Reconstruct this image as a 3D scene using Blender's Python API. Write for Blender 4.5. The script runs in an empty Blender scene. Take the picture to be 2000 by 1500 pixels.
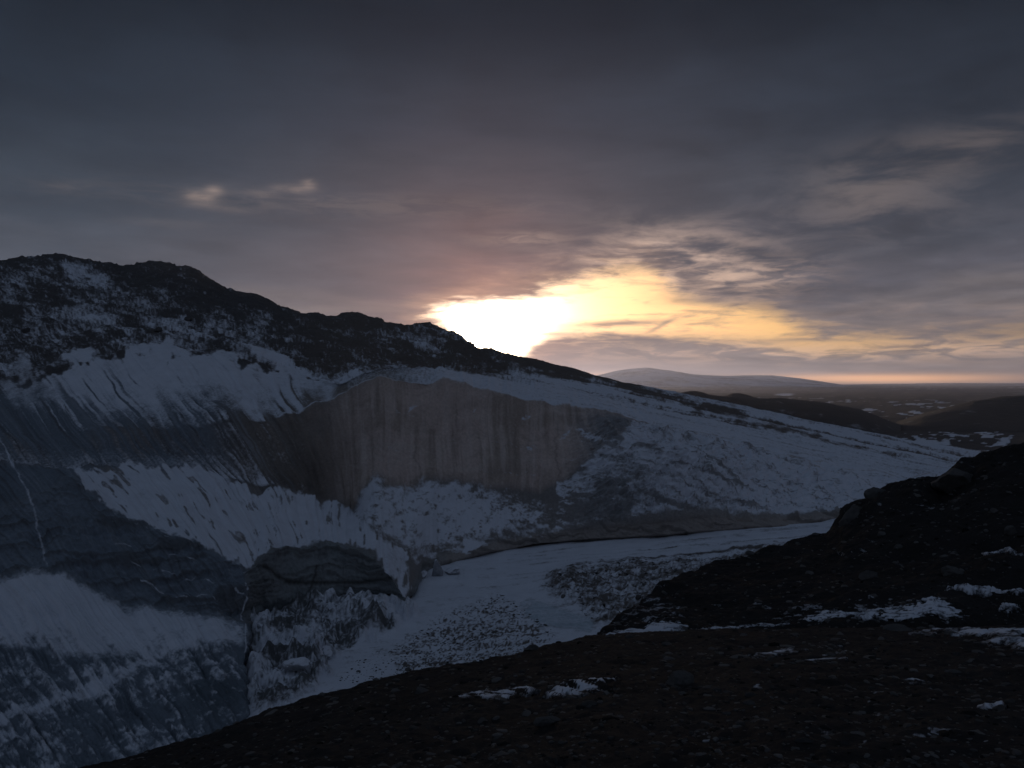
import bpy, math, time
import numpy as np
from mathutils import Vector

T0 = time.time()
C = bpy.context.scene
COL = C.collection
R = math.radians

# ------------------------------------------------------------------ camera
F = 1555.0            # focal length in px of a 2000 px wide frame (28 mm equivalent)
CU, CV = 1000.0, 752.0
cam = bpy.data.cameras.new('camera')
cam.sensor_width = 36.0
cam.lens = F / 2000 * 36
cam.shift_y = -2 / 2000
cam.clip_start = 0.05
cam.clip_end = 200000
camo = bpy.data.objects.new('camera', cam)
COL.objects.link(camo)
camo.location = (0, 0, 0)
camo.rotation_euler = (R(90), 0, 0)
C.camera = camo

# ------------------------------------------------------------------ render / view
C.render.engine = 'CYCLES'
C.view_settings.view_transform = 'Standard'
C.view_settings.look = 'None'
C.view_settings.exposure = 0.0
C.view_settings.gamma = 1.0
C.cycles.use_denoising = True
try:
    C.cycles.denoiser = 'OPENIMAGEDENOISE'
except Exception:
    pass
C.cycles.max_bounces = 5
C.cycles.diffuse_bounces = 3
C.cycles.glossy_bounces = 2
C.cycles.transmission_bounces = 2
C.cycles.volume_bounces = 1
C.cycles.sample_clamp_indirect = 3.0

# ------------------------------------------------------------------ sun
SUN_AZ = math.degrees(math.atan((942 - CU) / F))     # degrees right of the view axis
SUN_EL = 1.9
sd_ = Vector((math.sin(R(SUN_AZ)) * math.cos(R(SUN_EL)), math.cos(R(SUN_AZ)) * math.cos(R(SUN_EL)), math.sin(R(SUN_EL))))
sun = bpy.data.lights.new('sun', 'SUN')
sun.energy = 1.2
sun.angle = R(0.5)
sun.color = (1.0, 0.76, 0.56)
suno = bpy.data.objects.new('sun', sun)
COL.objects.link(suno)
suno.rotation_euler = (-sd_).to_track_quat('-Z', 'Y').to_euler()

# ------------------------------------------------------------------ node helpers
class S:
    """a scalar socket with operators"""
    def __init__(s, nt, k): s.nt = nt; s.k = k
    def _m(s, op, *a, clamp=False):
        n = s.nt.nodes.new('ShaderNodeMath'); n.operation = op; n.use_clamp = clamp
        for i, v in enumerate((s,) + a):
            if isinstance(v, S): s.nt.links.new(v.k, n.inputs[i])
            else: n.inputs[i].default_value = v
        return S(s.nt, n.outputs[0])
    def __add__(s, o): return s._m('ADD', o)
    __radd__ = __add__
    def __mul__(s, o): return s._m('MULTIPLY', o)
    __rmul__ = __mul__
    def __sub__(s, o): return s._m('SUBTRACT', o)
    def __rsub__(s, o): return (s * -1.0) + o
    def __truediv__(s, o): return s._m('DIVIDE', o)
    def pow(s, o): return s._m('POWER', o)
    def exp(s): return s._m('EXPONENT')
    def max(s, o): return s._m('MAXIMUM', o)
    def min(s, o): return s._m('MINIMUM', o)
    def clamp(s): return s._m('ADD', 0.0, clamp=True)
    def step(s, a, b):
        n = s.nt.nodes.new('ShaderNodeMapRange'); n.interpolation_type = 'SMOOTHSTEP'
        s.nt.links.new(s.k, n.inputs[0]); n.inputs[1].default_value = a; n.inputs[2].default_value = b
        return S(s.nt, n.outputs[0])

def vec(nt, x, y, z):
    n = nt.nodes.new('ShaderNodeCombineXYZ')
    for i, v in enumerate((x, y, z)):
        if isinstance(v, S): nt.links.new(v.k, n.inputs[i])
        else: n.inputs[i].default_value = v
    return n.outputs[0]

def noise(nt, v, scale, detail=4, rough=0.55, dist=0.0):
    n = nt.nodes.new('ShaderNodeTexNoise')
    nt.links.new(v, n.inputs['Vector'])
    n.inputs['Scale'].default_value = scale; n.inputs['Detail'].default_value = detail
    n.inputs['Roughness'].default_value = rough; n.inputs['Distortion'].default_value = dist
    return S(nt, n.outputs[0])

def mixc(nt, f, a, b):
    n = nt.nodes.new('ShaderNodeMix'); n.data_type = 'RGBA'; n.clamp_factor = True
    for sock, v in ((n.inputs[0], f), (n.inputs[6], a), (n.inputs[7], b)):
        if isinstance(v, S): nt.links.new(v.k, sock)
        elif hasattr(v, 'is_linked'): nt.links.new(v, sock)
        elif isinstance(v, (tuple, list)): sock.default_value = (*v, 1)
        else: sock.default_value = v
    return n.outputs[2]

def vop(nt, op, a, b):
    n = nt.nodes.new('ShaderNodeVectorMath'); n.operation = op
    for sock, v in ((n.inputs[0], a), (n.inputs[1], b)):
        if hasattr(v, 'is_linked'): nt.links.new(v, sock)
        else: sock.default_value = v
    return n.outputs[0]

def scale(nt, a, s):
    n = nt.nodes.new('ShaderNodeVectorMath'); n.operation = 'SCALE'
    if hasattr(a, 'is_linked'): nt.links.new(a, n.inputs[0])
    else: n.inputs[0].default_value = a
    if isinstance(s, S): nt.links.new(s.k, n.inputs[3])
    else: n.inputs[3].default_value = s
    return n.outputs[0]

def fcurve(nt, x, pts, x0, x1, y0, y1):
    """piecewise curve through pts (x, y)"""
    n = nt.nodes.new('ShaderNodeFloatCurve')
    c = n.mapping.curves[0]
    n.mapping.use_clip = False
    P = [((a - x0) / (x1 - x0), (b - y0) / (y1 - y0)) for a, b in pts]
    c.points[0].location = P[0]; c.points[1].location = P[-1]
    for p in P[1:-1]: c.points.new(*p)
    for p in c.points: p.handle_type = 'AUTO_CLAMPED'
    n.mapping.update()
    xx = ((x - x0) / (x1 - x0)).clamp()
    nt.links.new(xx.k, n.inputs['Value'])
    return S(nt, n.outputs[0]) * (y1 - y0) + y0

# ------------------------------------------------------------------ sky
def azel(u, v):
    az = math.atan((u - CU) / F)
    el = math.atan((CV - v) / F * math.cos(az))
    return math.degrees(az), math.degrees(el)

def build_world():
    w = bpy.data.worlds.new('World'); C.world = w; w.use_nodes = True
    nt = w.node_tree; nt.nodes.clear()
    out = nt.nodes.new('ShaderNodeOutputWorld'); bg = nt.nodes.new('ShaderNodeBackground')
    nt.links.new(bg.outputs[0], out.inputs[0])
    tc = nt.nodes.new('ShaderNodeTexCoord')
    sep = nt.nodes.new('ShaderNodeSeparateXYZ'); nt.links.new(tc.outputs['Generated'], sep.inputs[0])
    x, y, z = (S(nt, o) for o in sep.outputs)
    az = x._m('ARCTAN2', y) * 57.2958
    el = z._m('ARCSINE') * 57.2958
    zp = z.max(0.0)
    # the cloud deck seen in perspective
    pl = vec(nt, x / (zp + 0.10), y / (zp + 0.10), 0.0)
    st = vec(nt, az * 0.10, el * 0.55, 3.0)                 # flat streaks low over the horizon
    n_big = noise(nt, pl, 0.9, 5, 0.55, 0.3)
    n_mid = noise(nt, pl, 2.6, 6, 0.6, 0.4)
    n_str = noise(nt, st, 1.0, 6, 0.6, 0.5)
    n_fine = noise(nt, st, 3.2, 5, 0.62, 0.6)
    # clear sky behind the cloud
    sky = nt.nodes.new('ShaderNodeTexSky'); sky.sky_type = 'NISHITA'; sky.sun_disc = False
    sky.sun_elevation = R(2.3); sky.sun_rotation = R(SUN_AZ)
    sky.air_density = 1.3; sky.dust_density = 2.5
    sx, sy, sz = azel(940, 668), 0, 0
    saz, sel = azel(945, 655)
    dx = (az - saz); dy = (el - sel)
    ds = (dx * dx + dy * dy).pow(0.5)                         # degrees from the sun
    glow1 = (ds * ds * (-1 / (3.4 ** 2))).exp()
    glow2 = (ds * (-1 / 5.5)).exp()
    glowc = (ds * (-1 / 3.8)).exp()
    glow3 = (ds * (-1 / 10.0)).exp()
    clear = scale(nt, sky.outputs[0], 0.035)
    front = (az * az * (-1 / (34.0 ** 2))).exp()
    low = (el.max(0.0) * (-1 / 12.0)).exp()
    clear = vop(nt, 'ADD', clear, scale(nt, (1.45, 0.88, 0.34), front * low))
    clear = vop(nt, 'ADD', clear, scale(nt, (3.1, 2.55, 2.0), glow2))
    clear = vop(nt, 'ADD', clear, scale(nt, (9.0, 8.0, 6.2), glow1))
    # cloud colour
    t = el.max(0.0) + (n_big - 0.5) * 10.0
    ramp = nt.nodes.new('ShaderNodeValToRGB')
    rr = ramp.color_ramp; rr.interpolation = 'EASE'
    stops = [(0.0, (0.26, 0.205, 0.19)), (0.10, (0.165, 0.145, 0.148)), (0.24, (0.088, 0.088, 0.108)),
             (0.42, (0.050, 0.059, 0.079)), (0.60, (0.029, 0.039, 0.058)), (0.85, (0.0095, 0.0152, 0.0250)), (1.0, (0.0068, 0.0120, 0.0190))]
    rr.elements[0].position = 0; rr.elements[0].color = (*stops[0][1], 1)
    rr.elements[1].position = 1; rr.elements[1].color = (*stops[-1][1], 1)
    for p, c in stops[1:-1]:
        e = rr.elements.new(p); e.color = (*c, 1)
    tt = (t / 30.0).clamp(); nt.links.new(tt.k, ramp.inputs[0])
    rside = az.step(4.0, 20.0)
    edge = 1.0 - (az * az * (1 / 900.0) * el.step(4.0, 24.0)).min(1.0) * 0.42  # lens vignetting put into the cloud colour, darker to the upper corners
    tex = (0.50 + n_mid * 0.56 + n_str * 0.44 + (n_mid - 0.5) * rside * 0.45) * edge
    cloud = scale(nt, ramp.outputs[0], tex)
    cool = ds.step(6.0, 30.0) * (0.25 + 0.75 * (az * -1.0).step(-10.0, 8.0))
    cloud = vop(nt, 'MULTIPLY', cloud, mixc(nt, cool, (1.04, 1.0, 1.0), (0.92, 1.06, 1.12)))
    cloud = vop(nt, 'ADD', cloud, scale(nt, (0.62, 0.22, 0.10), glowc * (0.25 + n_str)))
    cloud = vop(nt, 'ADD', cloud, scale(nt, (0.030, 0.015, 0.014), glow3))
    # out of view behind, beside and overhead: blue added to light the snow
    back = (1.0 - ((az * az * (1 / 3600.0)).pow(2.0) * -1.0).exp())
    cloud = vop(nt, 'ADD', cloud, scale(nt, (0.035, 0.046, 0.070), back * (0.6 + n_big * 0.8)))
    zen = z.step(0.46, 0.85)
    cloud = vop(nt, 'ADD', cloud, scale(nt, (0.028, 0.036, 0.052), zen))
    # the opening in the deck
    Tp = [(-3000, 700), (700, 700), (800, 640), (838, 618), (868, 606), (900, 599), (960, 592), (1000, 585), (1050, 566), (1130, 545), (1190, 526), (1240, 522),
          (1300, 546), (1360, 576), (1430, 594), (1500, 604), (1560, 632), (1650, 651), (1800, 654), (2060, 648), (5000, 690)]
    Bp = [(-3000, 640), (700, 640), (800, 632), (840, 628), (885, 648), (905, 705), (985, 712), (1040, 680), (1100, 658), (1180, 661), (1330, 667), (1500, 681), (1620, 690),
          (1760, 684), (1900, 673), (2060, 664), (5000, 660)]
    Tc = fcurve(nt, az, [azel(*p) for p in Tp], -75, 75, -5, 15)
    Bc = fcurve(nt, az, [azel(*p) for p in Bp], -75, 75, -5, 15)
    wob = (n_str - 0.5) * 3.4 + (n_fine - 0.5) * 2.2 + (n_mid - 0.5) * 2.0
    wob2 = (n_str - 0.5) * 2.4 + (n_fine - 0.5) * 2.0
    near = (ds * ds * (-1 / (4.2 ** 2))).exp()
    k = 1.0 - near * 0.7
    et, eb = Tc - el + wob * k, el - Bc + wob2 * k
    op_ = et.step(-0.5, 1.5) * eb.step(-0.7, 1.2)
    rim = (et.step(-2.6, 0.6) * eb.step(-2.2, 0.6))                 # thin cloud round the opening, lit from behind
    op_ = op_ * (1.0 - (n_fine * n_str * 4.0).step(0.95, 1.7) * 0.6 * k)
    def bar(u, v, su, sv, amp, slope=0.0):
        a, e = azel(u, v)
        p = (az - a + (n_fine - 0.5) * 3.0) * (1 / (su / 27.1)); q = (el - e - (az - a) * slope + (n_fine - 0.5) * 0.5) * (1 / (sv / 27.1))
        return ((p * p + q * q) * -1.0).exp() * amp
    op_ = op_ * (1.0 - (bar(1210, 636, 95, 6, 1.0, 0.03) + bar(1400, 588, 85, 12, 1.0, -0.02) + bar(1080, 656, 70, 4, 0.6) + bar(1560, 668, 120, 4, 0.5) + bar(1290, 640, 30, 5, 0.6, 0.5)).min(1.0) * 0.9)
    # thinner spots that let light through
    def blob(u, v, su, sv, amp, n, lo, hi):
        a, e = azel(u, v)
        p, q = (az - a) * (1 / (su / 27.1)), (el - e) * (1 / (sv / 27.1))
        return ((p * p + q * q) * -1.0).exp() * n.step(lo, hi) * amp
    thin = blob(1290, 515, 150, 55, 0.75, n_mid, 0.38, 0.66)
    thin = thin + blob(1450, 545, 110, 30, 0.35, n_fine, 0.42, 0.62)
    thin = thin + blob(1030, 470, 90, 14, 0.16, n_fine, 0.35, 0.6)
    thin = thin + blob(700, 405, 420, 22, 0.05, n_fine, 0.35, 0.65)
    for bu, bv, su, sv, am in ((604, 364, 13, 9, 0.26), (582, 374, 26, 8, 0.17), (545, 373, 18, 7, 0.08), (515, 382, 24, 7, 0.06), (418, 376, 15, 9, 0.17), (400, 390, 22, 9, 0.17), (376, 386, 15, 8, 0.12),
                               (392, 405, 34, 6, 0.07), (460, 414, 40, 6, 0.045), (130, 372, 40, 10, 0.05), (330, 440, 70, 8, 0.03)):
        thin = thin + blob(bu, bv, su, sv, am * 1.25, n_mid, 0.22, 0.62) * (n_fine * 1.6 - 0.1).max(0.0)
    thin = thin + blob(1700, 390, 130, 60, 0.10, n_mid, 0.4, 0.62)
    thin = thin + blob(1900, 290, 160, 40, 0.07, n_mid, 0.4, 0.62)
    thin = thin + blob(1640, 690, 420, 16, 0.34, n_fine, 0.44, 0.60)
    strip = blob(1720, 743, 190, 8, 1.0, n_fine, -0.2, 0.35)
    cloud = vop(nt, 'ADD', cloud, scale(nt, (1.9, 0.86, 0.28), strip + blob(1180, 738, 60, 7, 0.35, n_fine, -0.2, 0.35)))
    cloud = vop(nt, 'ADD', cloud, scale(nt, (0.62, 0.50, 0.42), (thin * (1.0 - low * 0.55)).min(1.0)))
    cloud = vop(nt, 'ADD', cloud, scale(nt, (0.85, 0.44, 0.19), (thin * low * 1.1).min(1.6)))
    cloud = vop(nt, 'ADD', cloud, scale(nt, (0.34, 0.19, 0.085), rim * (n_fine * 1.5 - 0.2).max(0.0) * (glow2 * 1.3 + 0.35)))
    col = mixc(nt, op_.clamp(), cloud, clear)
    # below the horizon nothing is seen; keep it dim
    col = mixc(nt, z.step(-0.06, -0.004), (0.05, 0.05, 0.055), col)
    nt.links.new(col, bg.inputs[0]); bg.inputs[1].default_value = 1.0
    w.cycles.sampling_method = 'MANUAL'; w.cycles.sample_map_resolution = 1024
build_world()

# ------------------------------------------------------------------ numpy noise
def _h(ix, iy, iz, seed):
    h = (ix.astype(np.uint32) * np.uint32(374761393) + iy.astype(np.uint32) * np.uint32(668265263)
         + iz.astype(np.uint32) * np.uint32(2147483647 - 94906249) + np.uint32(seed * 69069 & 0xffffffff))
    h = (h ^ (h >> np.uint32(13))) * np.uint32(1274126177)
    h = (h ^ (h >> np.uint32(16))) * np.uint32(2246822519)
    return ((h ^ (h >> np.uint32(15))) & np.uint32(0xffff)).astype(np.float32) / 65535.0

def vn(x, y, z=None, seed=0):
    x = np.asarray(x, np.float32); y = np.asarray(y, np.float32)
    fx, fy = np.floor(x), np.floor(y)
    ix, iy = fx.astype(np.int32), fy.astype(np.int32)
    a, b = x - fx, y - fy
    a = a * a * a * (a * (a * 6 - 15) + 10); b = b * b * b * (b * (b * 6 - 15) + 10)
    def lay(iz):
        p = _h(ix, iy, iz, seed); q = _h(ix + 1, iy, iz, seed)
        r = _h(ix, iy + 1, iz, seed); s = _h(ix + 1, iy + 1, iz, seed)
        t = p + (q - p) * a
        return t + (r + (s - r) * a - t) * b
    if z is None: return lay(np.zeros_like(ix))
    z = np.asarray(z, np.float32); fz = np.floor(z); iz = fz.astype(np.int32); c = z - fz
    c = c * c * (3 - 2 * c)
    l0 = lay(iz); return l0 + (lay(iz + 1) - l0) * c

def fb(x, y, z=None, oct=4, seed=0, gain=0.5, lac=2.03, ridged=False):
    s = 0.0; amp = 1.0; tot = 0.0
    for o in range(oct):
        n = vn(x, y, z, seed + o * 17)
        if ridged: n = 1 - np.abs(2 * n - 1)
        s = s + n * amp; tot += amp; amp *= gain
        x = x * lac + 11.3; y = y * lac + 5.7
        if z is not None: z = z * lac + 3.1
    return s / tot

def ss(x, a, b):
    t = np.clip((x - a) / (b - a), 0, 1); return t * t * (3 - 2 * t)

def gauss1(a, sig, axis):
    if sig <= 0: return a
    r = int(3 * sig + 1); k = np.exp(-0.5 * (np.arange(-r, r + 1) / sig) ** 2); k /= k.sum()
    pad = [(0, 0)] * a.ndim; pad[axis] = (r, r)
    b = np.pad(a, pad, mode='edge'); o = np.zeros_like(a, dtype=np.float64)
    n = a.shape[axis]
    for i, w in enumerate(k):
        sl = [slice(None)] * a.ndim; sl[axis] = slice(i, i + n); o += w * b[tuple(sl)]
    return o

def line(us, pts, sig=0.0):
    p = np.array(pts, float); v = np.interp(us, p[:, 0], p[:, 1])
    if sig > 0:
        du = us[1] - us[0]; v = gauss1(v, sig / du, 0)
    return v

def poly_sd(pu, pv, pts):
    """signed distance (px) to polygon, positive inside; -1e3 far away"""
    P = np.array(pts, float); out = np.full(pu.shape, -1e3, np.float32)
    m = 40
    sel = (pu > P[:, 0].min() - m) & (pu < P[:, 0].max() + m) & (pv > P[:, 1].min() - m) & (pv < P[:, 1].max() + m)
    x, y = pu[sel].astype(np.float32), pv[sel].astype(np.float32)
    d = np.full(x.shape, 1e9, np.float32); ins = np.zeros(x.shape, bool)
    n = len(P)
    for i in range(n):
        x0, y0 = P[i]; x1, y1 = P[(i + 1) % n]
        ex, ey = x1 - x0, y1 - y0
        t = np.clip(((x - x0) * ex + (y - y0) * ey) / (ex * ex + ey * ey + 1e-9), 0, 1)
        d = np.minimum(d, (x - x0 - t * ex) ** 2 + (y - y0 - t * ey) ** 2)
        c = ((y0 > y) != (y1 > y))
        with np.errstate(divide='ignore', invalid='ignore'):
            xi = ex * (y - y0) / (ey if abs(ey) > 1e-9 else 1e-9) + x0
        ins ^= c & (x < xi)
    out[sel] = np.where(ins, 1, -1) * np.sqrt(d)
    return out

def pm(pu, pv, pts, soft=8.0):
    return np.clip(0.5 + poly_sd(pu, pv, pts) / soft, 0, 1)

def at(u, v, d):
    u, v, d = np.asarray(u, float), np.asarray(v, float), np.asarray(d, float)
    return np.stack([(u - CU) / F * d, d + 0 * u, (CV - v) / F * d], -1)

def grid_normals(P):
    a = np.gradient(P, axis=0); b = np.gradient(P, axis=1)
    n = np.cross(a, b); n /= np.linalg.norm(n, axis=-1, keepdims=True) + 1e-12
    return n

# ------------------------------------------------------------------ mesh helpers
def tag(o, label=None, cat=None, group=None, kind=None):
    if label: o['label'] = label
    if cat: o['category'] = cat
    if group: o['group'] = group
    if kind: o['kind'] = kind
    return o

def mesh_obj(name, V, Fq, mat, attrs=None, parent=None, normals=None, smooth=True):
    V = np.ascontiguousarray(V, np.float32).reshape(-1, 3); Fq = np.ascontiguousarray(Fq, np.int32)
    k = Fq.shape[1]
    me = bpy.data.meshes.new(name)
    me.vertices.add(len(V)); me.vertices.foreach_set('co', V.ravel())
    me.loops.add(Fq.size); me.loops.foreach_set('vertex_index', Fq.ravel())
    me.polygons.add(len(Fq)); me.polygons.foreach_set('loop_start', np.arange(0, Fq.size, k, dtype=np.int32))
    me.polygons.foreach_set('loop_total', np.full(len(Fq), k, np.int32))
    me.polygons.foreach_set('use_smooth', np.full(len(Fq), smooth, bool))
    me.update(calc_edges=True)
    for an, av in (attrs or {}).items():
        av = np.asarray(av, np.float32)
        if av.ndim == 2:
            a = me.attributes.new(an, 'FLOAT_COLOR', 'POINT')
            a.data.foreach_set('color', np.concatenate([av, np.ones((len(av), 1), np.float32)], 1).ravel())
        else:
            a = me.attributes.new(an, 'FLOAT', 'POINT'); a.data.foreach_set('value', av)
    if normals is not None:
        me.normals_split_custom_set_from_vertices(np.asarray(normals, np.float32).reshape(-1, 3).tolist())
    me.materials.append(mat)
    o = bpy.data.objects.new(name, me); COL.objects.link(o)
    if parent: o.parent = parent
    return o

def grid_faces(nr, nc, flip=False):
    i = np.arange(nr * nc).reshape(nr, nc)
    f = np.stack([i[:-1, :-1], i[1:, :-1], i[1:, 1:], i[:-1, 1:]], -1).reshape(-1, 4)
    return f[:, ::-1] if flip else f

def sub_grid(name, P, faces, mat, attrs, parent=None, normals=None):
    used = np.unique(faces); re = np.full(P.reshape(-1, 3).shape[0], -1, np.int32); re[used] = np.arange(len(used))
    return mesh_obj(name, P.reshape(-1, 3)[used], re[faces], mat,
                    {k: (v.reshape(-1, 3) if v.ndim == 3 else v.ravel())[used] for k, v in attrs.items()}, parent,
                    None if normals is None else normals.reshape(-1, 3)[used])

# ------------------------------------------------------------------ materials
def base_mat(name):
    m = bpy.data.materials.new(name); m.use_nodes = True
    nt = m.node_tree; nt.nodes.clear()
    out = nt.nodes.new('ShaderNodeOutputMaterial'); b = nt.nodes.new('ShaderNodeBsdfPrincipled')
    nt.links.new(b.outputs[0], out.inputs[0])
    return m, nt, b

def attr(nt, name, col=False):
    n = nt.nodes.new('ShaderNodeAttribute'); n.attribute_name = name
    return n.outputs['Color'] if col else S(nt, n.outputs['Fac'])

def bump(nt, b, h, strength, dist):
    n = nt.nodes.new('ShaderNodeBump'); n.inputs['Strength'].default_value = strength; n.inputs['Distance'].default_value = dist
    nt.links.new(h.k, n.inputs['Height']); nt.links.new(n.outputs[0], b.inputs['Normal'])

SNOW = (0.70, 0.72, 0.77)
def terrain_mat(name, fine, bd, spec=0.25):
    """attributes: snow (0..1), tint (colour of what lies under the snow)"""
    m, nt, b = base_mat(name)
    g = nt.nodes.new('ShaderNodeNewGeometry'); pos = g.outputs['Position']
    n1 = noise(nt, pos, fine, 5, 0.65); n2 = noise(nt, pos, fine * 0.17, 4, 0.6)
    sn = attr(nt, 'snow')
    f = (sn + (n1 - 0.5) * 0.75 + (n2 - 0.5) * 0.2).step(0.27, 0.83)
    under = scale(nt, attr(nt, 'tint', True), 0.45 + n1 * 0.75 + n2 * 0.35)
    snow = scale(nt, SNOW, 0.84 + n2 * 0.28)
    nt.links.new(mixc(nt, f, under, snow), b.inputs['Base Color'])
    b.inputs['Roughness'].default_value = 0.8
    b.inputs['Specular IOR Level'].default_value = spec
    bump(nt, b, n1 * (1.0 - f * 0.6), 0.8, bd)
    return m
M_ICE = terrain_mat('glacier_ice_and_snow', 2.2, 0.3)
M_FLOOR = terrain_mat('riverbed_snow', 2.2, 0.2)
M_MOR = terrain_mat('moraine_gravel', 9.0, 0.05, 0.03)
M_FAR = terrain_mat('tundra', 0.05, 3.0)

def rock_mat():
    m, nt, b = base_mat('dark_rock')
    g = nt.nodes.new('ShaderNodeNewGeometry'); tc = nt.nodes.new('ShaderNodeTexCoord')
    n1 = noise(nt, tc.outputs['Object'], 3.0, 6, 0.65); n2 = noise(nt, g.outputs['Position'], 14.0, 4, 0.6)
    isl = S(nt, g.outputs['Random Per Island'])
    c = mixc(nt, isl, (0.010, 0.010, 0.010), (0.150, 0.142, 0.134))
    nt.links.new(scale(nt, c, 0.5 + n1 * 0.9), b.inputs['Base Color'])
    b.inputs['Roughness'].default_value = 0.9; b.inputs['Specular IOR Level'].default_value = 0.06
    bump(nt, b, n1 + n2 * 0.4, 0.7, 0.05)
    return m
M_ROCK = rock_mat()

def iceblock_mat():
    m, nt, b = base_mat('block_ice')
    tc = nt.nodes.new('ShaderNodeTexCoord'); g = nt.nodes.new('ShaderNodeNewGeometry')
    n1 = noise(nt, tc.outputs['Object'], 1.6, 5, 0.6)
    sep = nt.nodes.new('ShaderNodeSeparateXYZ'); nt.links.new(g.outputs['Normal'], sep.inputs[0])
    up = S(nt, sep.outputs[2])
    f = (up + (n1 - 0.5) * 0.9).step(0.25, 0.6)
    nt.links.new(mixc(nt, f, scale(nt, (0.30, 0.31, 0.33), 0.5 + n1), SNOW), b.inputs['Base Color'])
    b.inputs['Roughness'].default_value = 0.5
    bump(nt, b, n1, 0.6, 0.2)
    return m
M_BLOCK = iceblock_mat()

# ------------------------------------------------------------------ glacier and the debris-covered hillside behind it
def floor_d(v): return 35.0 / ((np.asarray(v, float) - CV) / F + 0.04)      # valley floor: z = -35 + 0.04 y

def build_glacier():
    NC = 1180
    us = np.linspace(-380, 2160, NC)
    L = {}
    L['S'] = (line(us, [(-380, 545), (-200, 520), (0, 508), (50, 502), (100, 496), (130, 497), (160, 508), (210, 512), (240, 523), (270, 517), (310, 513), (345, 522),
              (365, 519), (380, 527), (405, 543), (440, 567), (470, 572), (500, 577), (520, 588), (550, 600), (600, 614), (650, 620), (680, 612), (700, 614),
              (720, 622), (738, 620), (760, 630), (795, 636), (806, 632), (822, 630), (840, 633), (870, 648), (900, 658), (918, 672), (936, 684), (955, 687), (985, 691), (1010, 697),  # skyline dips below the sun: its glare shaped into the ridge
              (1060, 706), (1120, 722), (1165, 737), (1220, 750), (1280, 760), (1340, 772), (1420, 790), (1500, 805), (1650, 838), (1800, 868), (1910, 882), (2160, 893)], 3),
              line(us, [(-380, 330), (500, 330), (700, 300), (900, 280), (1100, 280), (1300, 300), (1500, 310), (1900, 330), (2160, 345)], 40))
    L['A'] = (line(us, [(-380, 640), (0, 620), (200, 610), (400, 640), (600, 675), (740, 690), (900, 708), (1000, 722), (1100, 745), (1240, 772), (1400, 806), (1600, 850),
              (1900, 893), (2160, 905)], 12), line(us, [(-380, 240), (400, 240), (700, 225), (900, 225), (1100, 240), (1500, 265), (1900, 290), (2160, 300)], 40))
    L['B'] = (line(us, [(-380, 760), (0, 745), (60, 735), (130, 715), (250, 690), (320, 680), (400, 690), (480, 700), (560, 730), (620, 742), (660, 755), (700, 738), (740, 725),
              (800, 722), (900, 731), (1000, 750), (1100, 764), (1240, 792), (1400, 824), (1600, 868), (1750, 897), (1900, 906), (2160, 915)], 8),
              line(us, [(-380, 165), (300, 165), (560, 175), (740, 170), (900, 180), (1100, 195), (1300, 220), (1500, 230), (1900, 255), (2160, 270)], 30))
    L['C'] = (line(us, [(-380, 870), (0, 850), (100, 850), (200, 842), (300, 836), (400, 833), (470, 827), (530, 823), (560, 812), (620, 796), (655, 781), (670, 770), (700, 757),
              (740, 742), (800, 741), (860, 747), (920, 758), (1000, 775), (1080, 792), (1150, 808), (1240, 827), (1320, 848), (1400, 865), (1500, 888), (1600, 910), (1750, 935),
              (1900, 928), (2160, 910)], 4),
              line(us, [(-380, 118), (0, 118), (200, 120), (400, 125), (530, 138), (660, 146), (740, 145), (900, 152), (1080, 160), (1240, 170), (1400, 185), (1600, 205), (1900, 225),
              (2160, 240)], 15))
    L['D'] = (line(us, [(-380, 920), (0, 905), (100, 908), (140, 914), (200, 905), (250, 918), (300, 920), (400, 930), (480, 948), (520, 955), (560, 958), (590, 974), (640, 990), (690, 1003),
              (715, 962), (740, 935), (760, 952), (790, 965), (820, 946), (850, 942), (900, 950), (950, 960), (1000, 960), (1050, 966), (1090, 948), (1130, 922), (1200, 882),
              (1240, 862), (1300, 872), (1400, 895), (1600, 940), (1750, 955), (1900, 938), (2160, 912)], 4),
              line(us, [(-380, 107), (0, 107), (140, 108), (300, 114), (480, 122), (600, 130), (690, 138), (760, 138), (900, 144), (1080, 150), (1240, 161), (1400, 173), (1600, 190),
              (1900, 215), (2160, 232)], 15))
    L['E'] = (line(us, [(-380, 1010), (0, 1000), (100, 960), (140, 928), (170, 960), (220, 1000), (300, 1035), (360, 1050), (420, 1085), (470, 1105), (490, 1113), (503, 1106), (520, 1086),
              (560, 1068), (620, 1062), (680, 1070), (720, 1085), (760, 1125), (785, 1163), (797, 1180), (812, 1150), (830, 1105), (850, 1098), (900, 1080), (1000, 1058), (1050, 1050),
              (1150, 1036), (1300, 1022), (1370, 1012), (1450, 1020), (1600, 1012), (1750, 985), (1900, 945), (2160, 905)], 3),
              line(us, [(-380, 96), (0, 98), (140, 101), (300, 98), (420, 98), (490, 100), (520, 104), (560, 110), (620, 114), (700, 114), (760, 111), (797, 109.5), (815, 117), (830, 127),
              (850, 131), (900, 134.5), (1000, 141), (1150, 147), (1300, 150), (1450, 157), (1600, 165), (1750, 178), (1900, 205), (2160, 234)], 4))
    vF = line(us, [(-380, 1140), (0, 1125), (60, 1116), (120, 1120), (200, 1165), (250, 1185), (330, 1191), (430, 1205), (490, 1216), (505, 1220), (560, 1212), (600, 1200), (640, 1190), (700, 1180),
              (760, 1178), (797, 1192), (815, 1155), (840, 1117), (900, 1100), (960, 1086), (1050, 1070), (1150, 1062), (1300, 1055), (1450, 1040), (1600, 1025), (1750, 1000),
              (1900, 960), (2160, 920)], 3)
    wR = ss(us, 482, 512)
    dFl = line(us, [(-380, 88), (0, 90), (200, 90), (300, 91), (420, 92), (490, 95), (600, 98), (2160, 98)], 8)
    dF = dFl * (1 - wR) + floor_d(vF) * wR
    L['F'] = (vF, dF)
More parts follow.
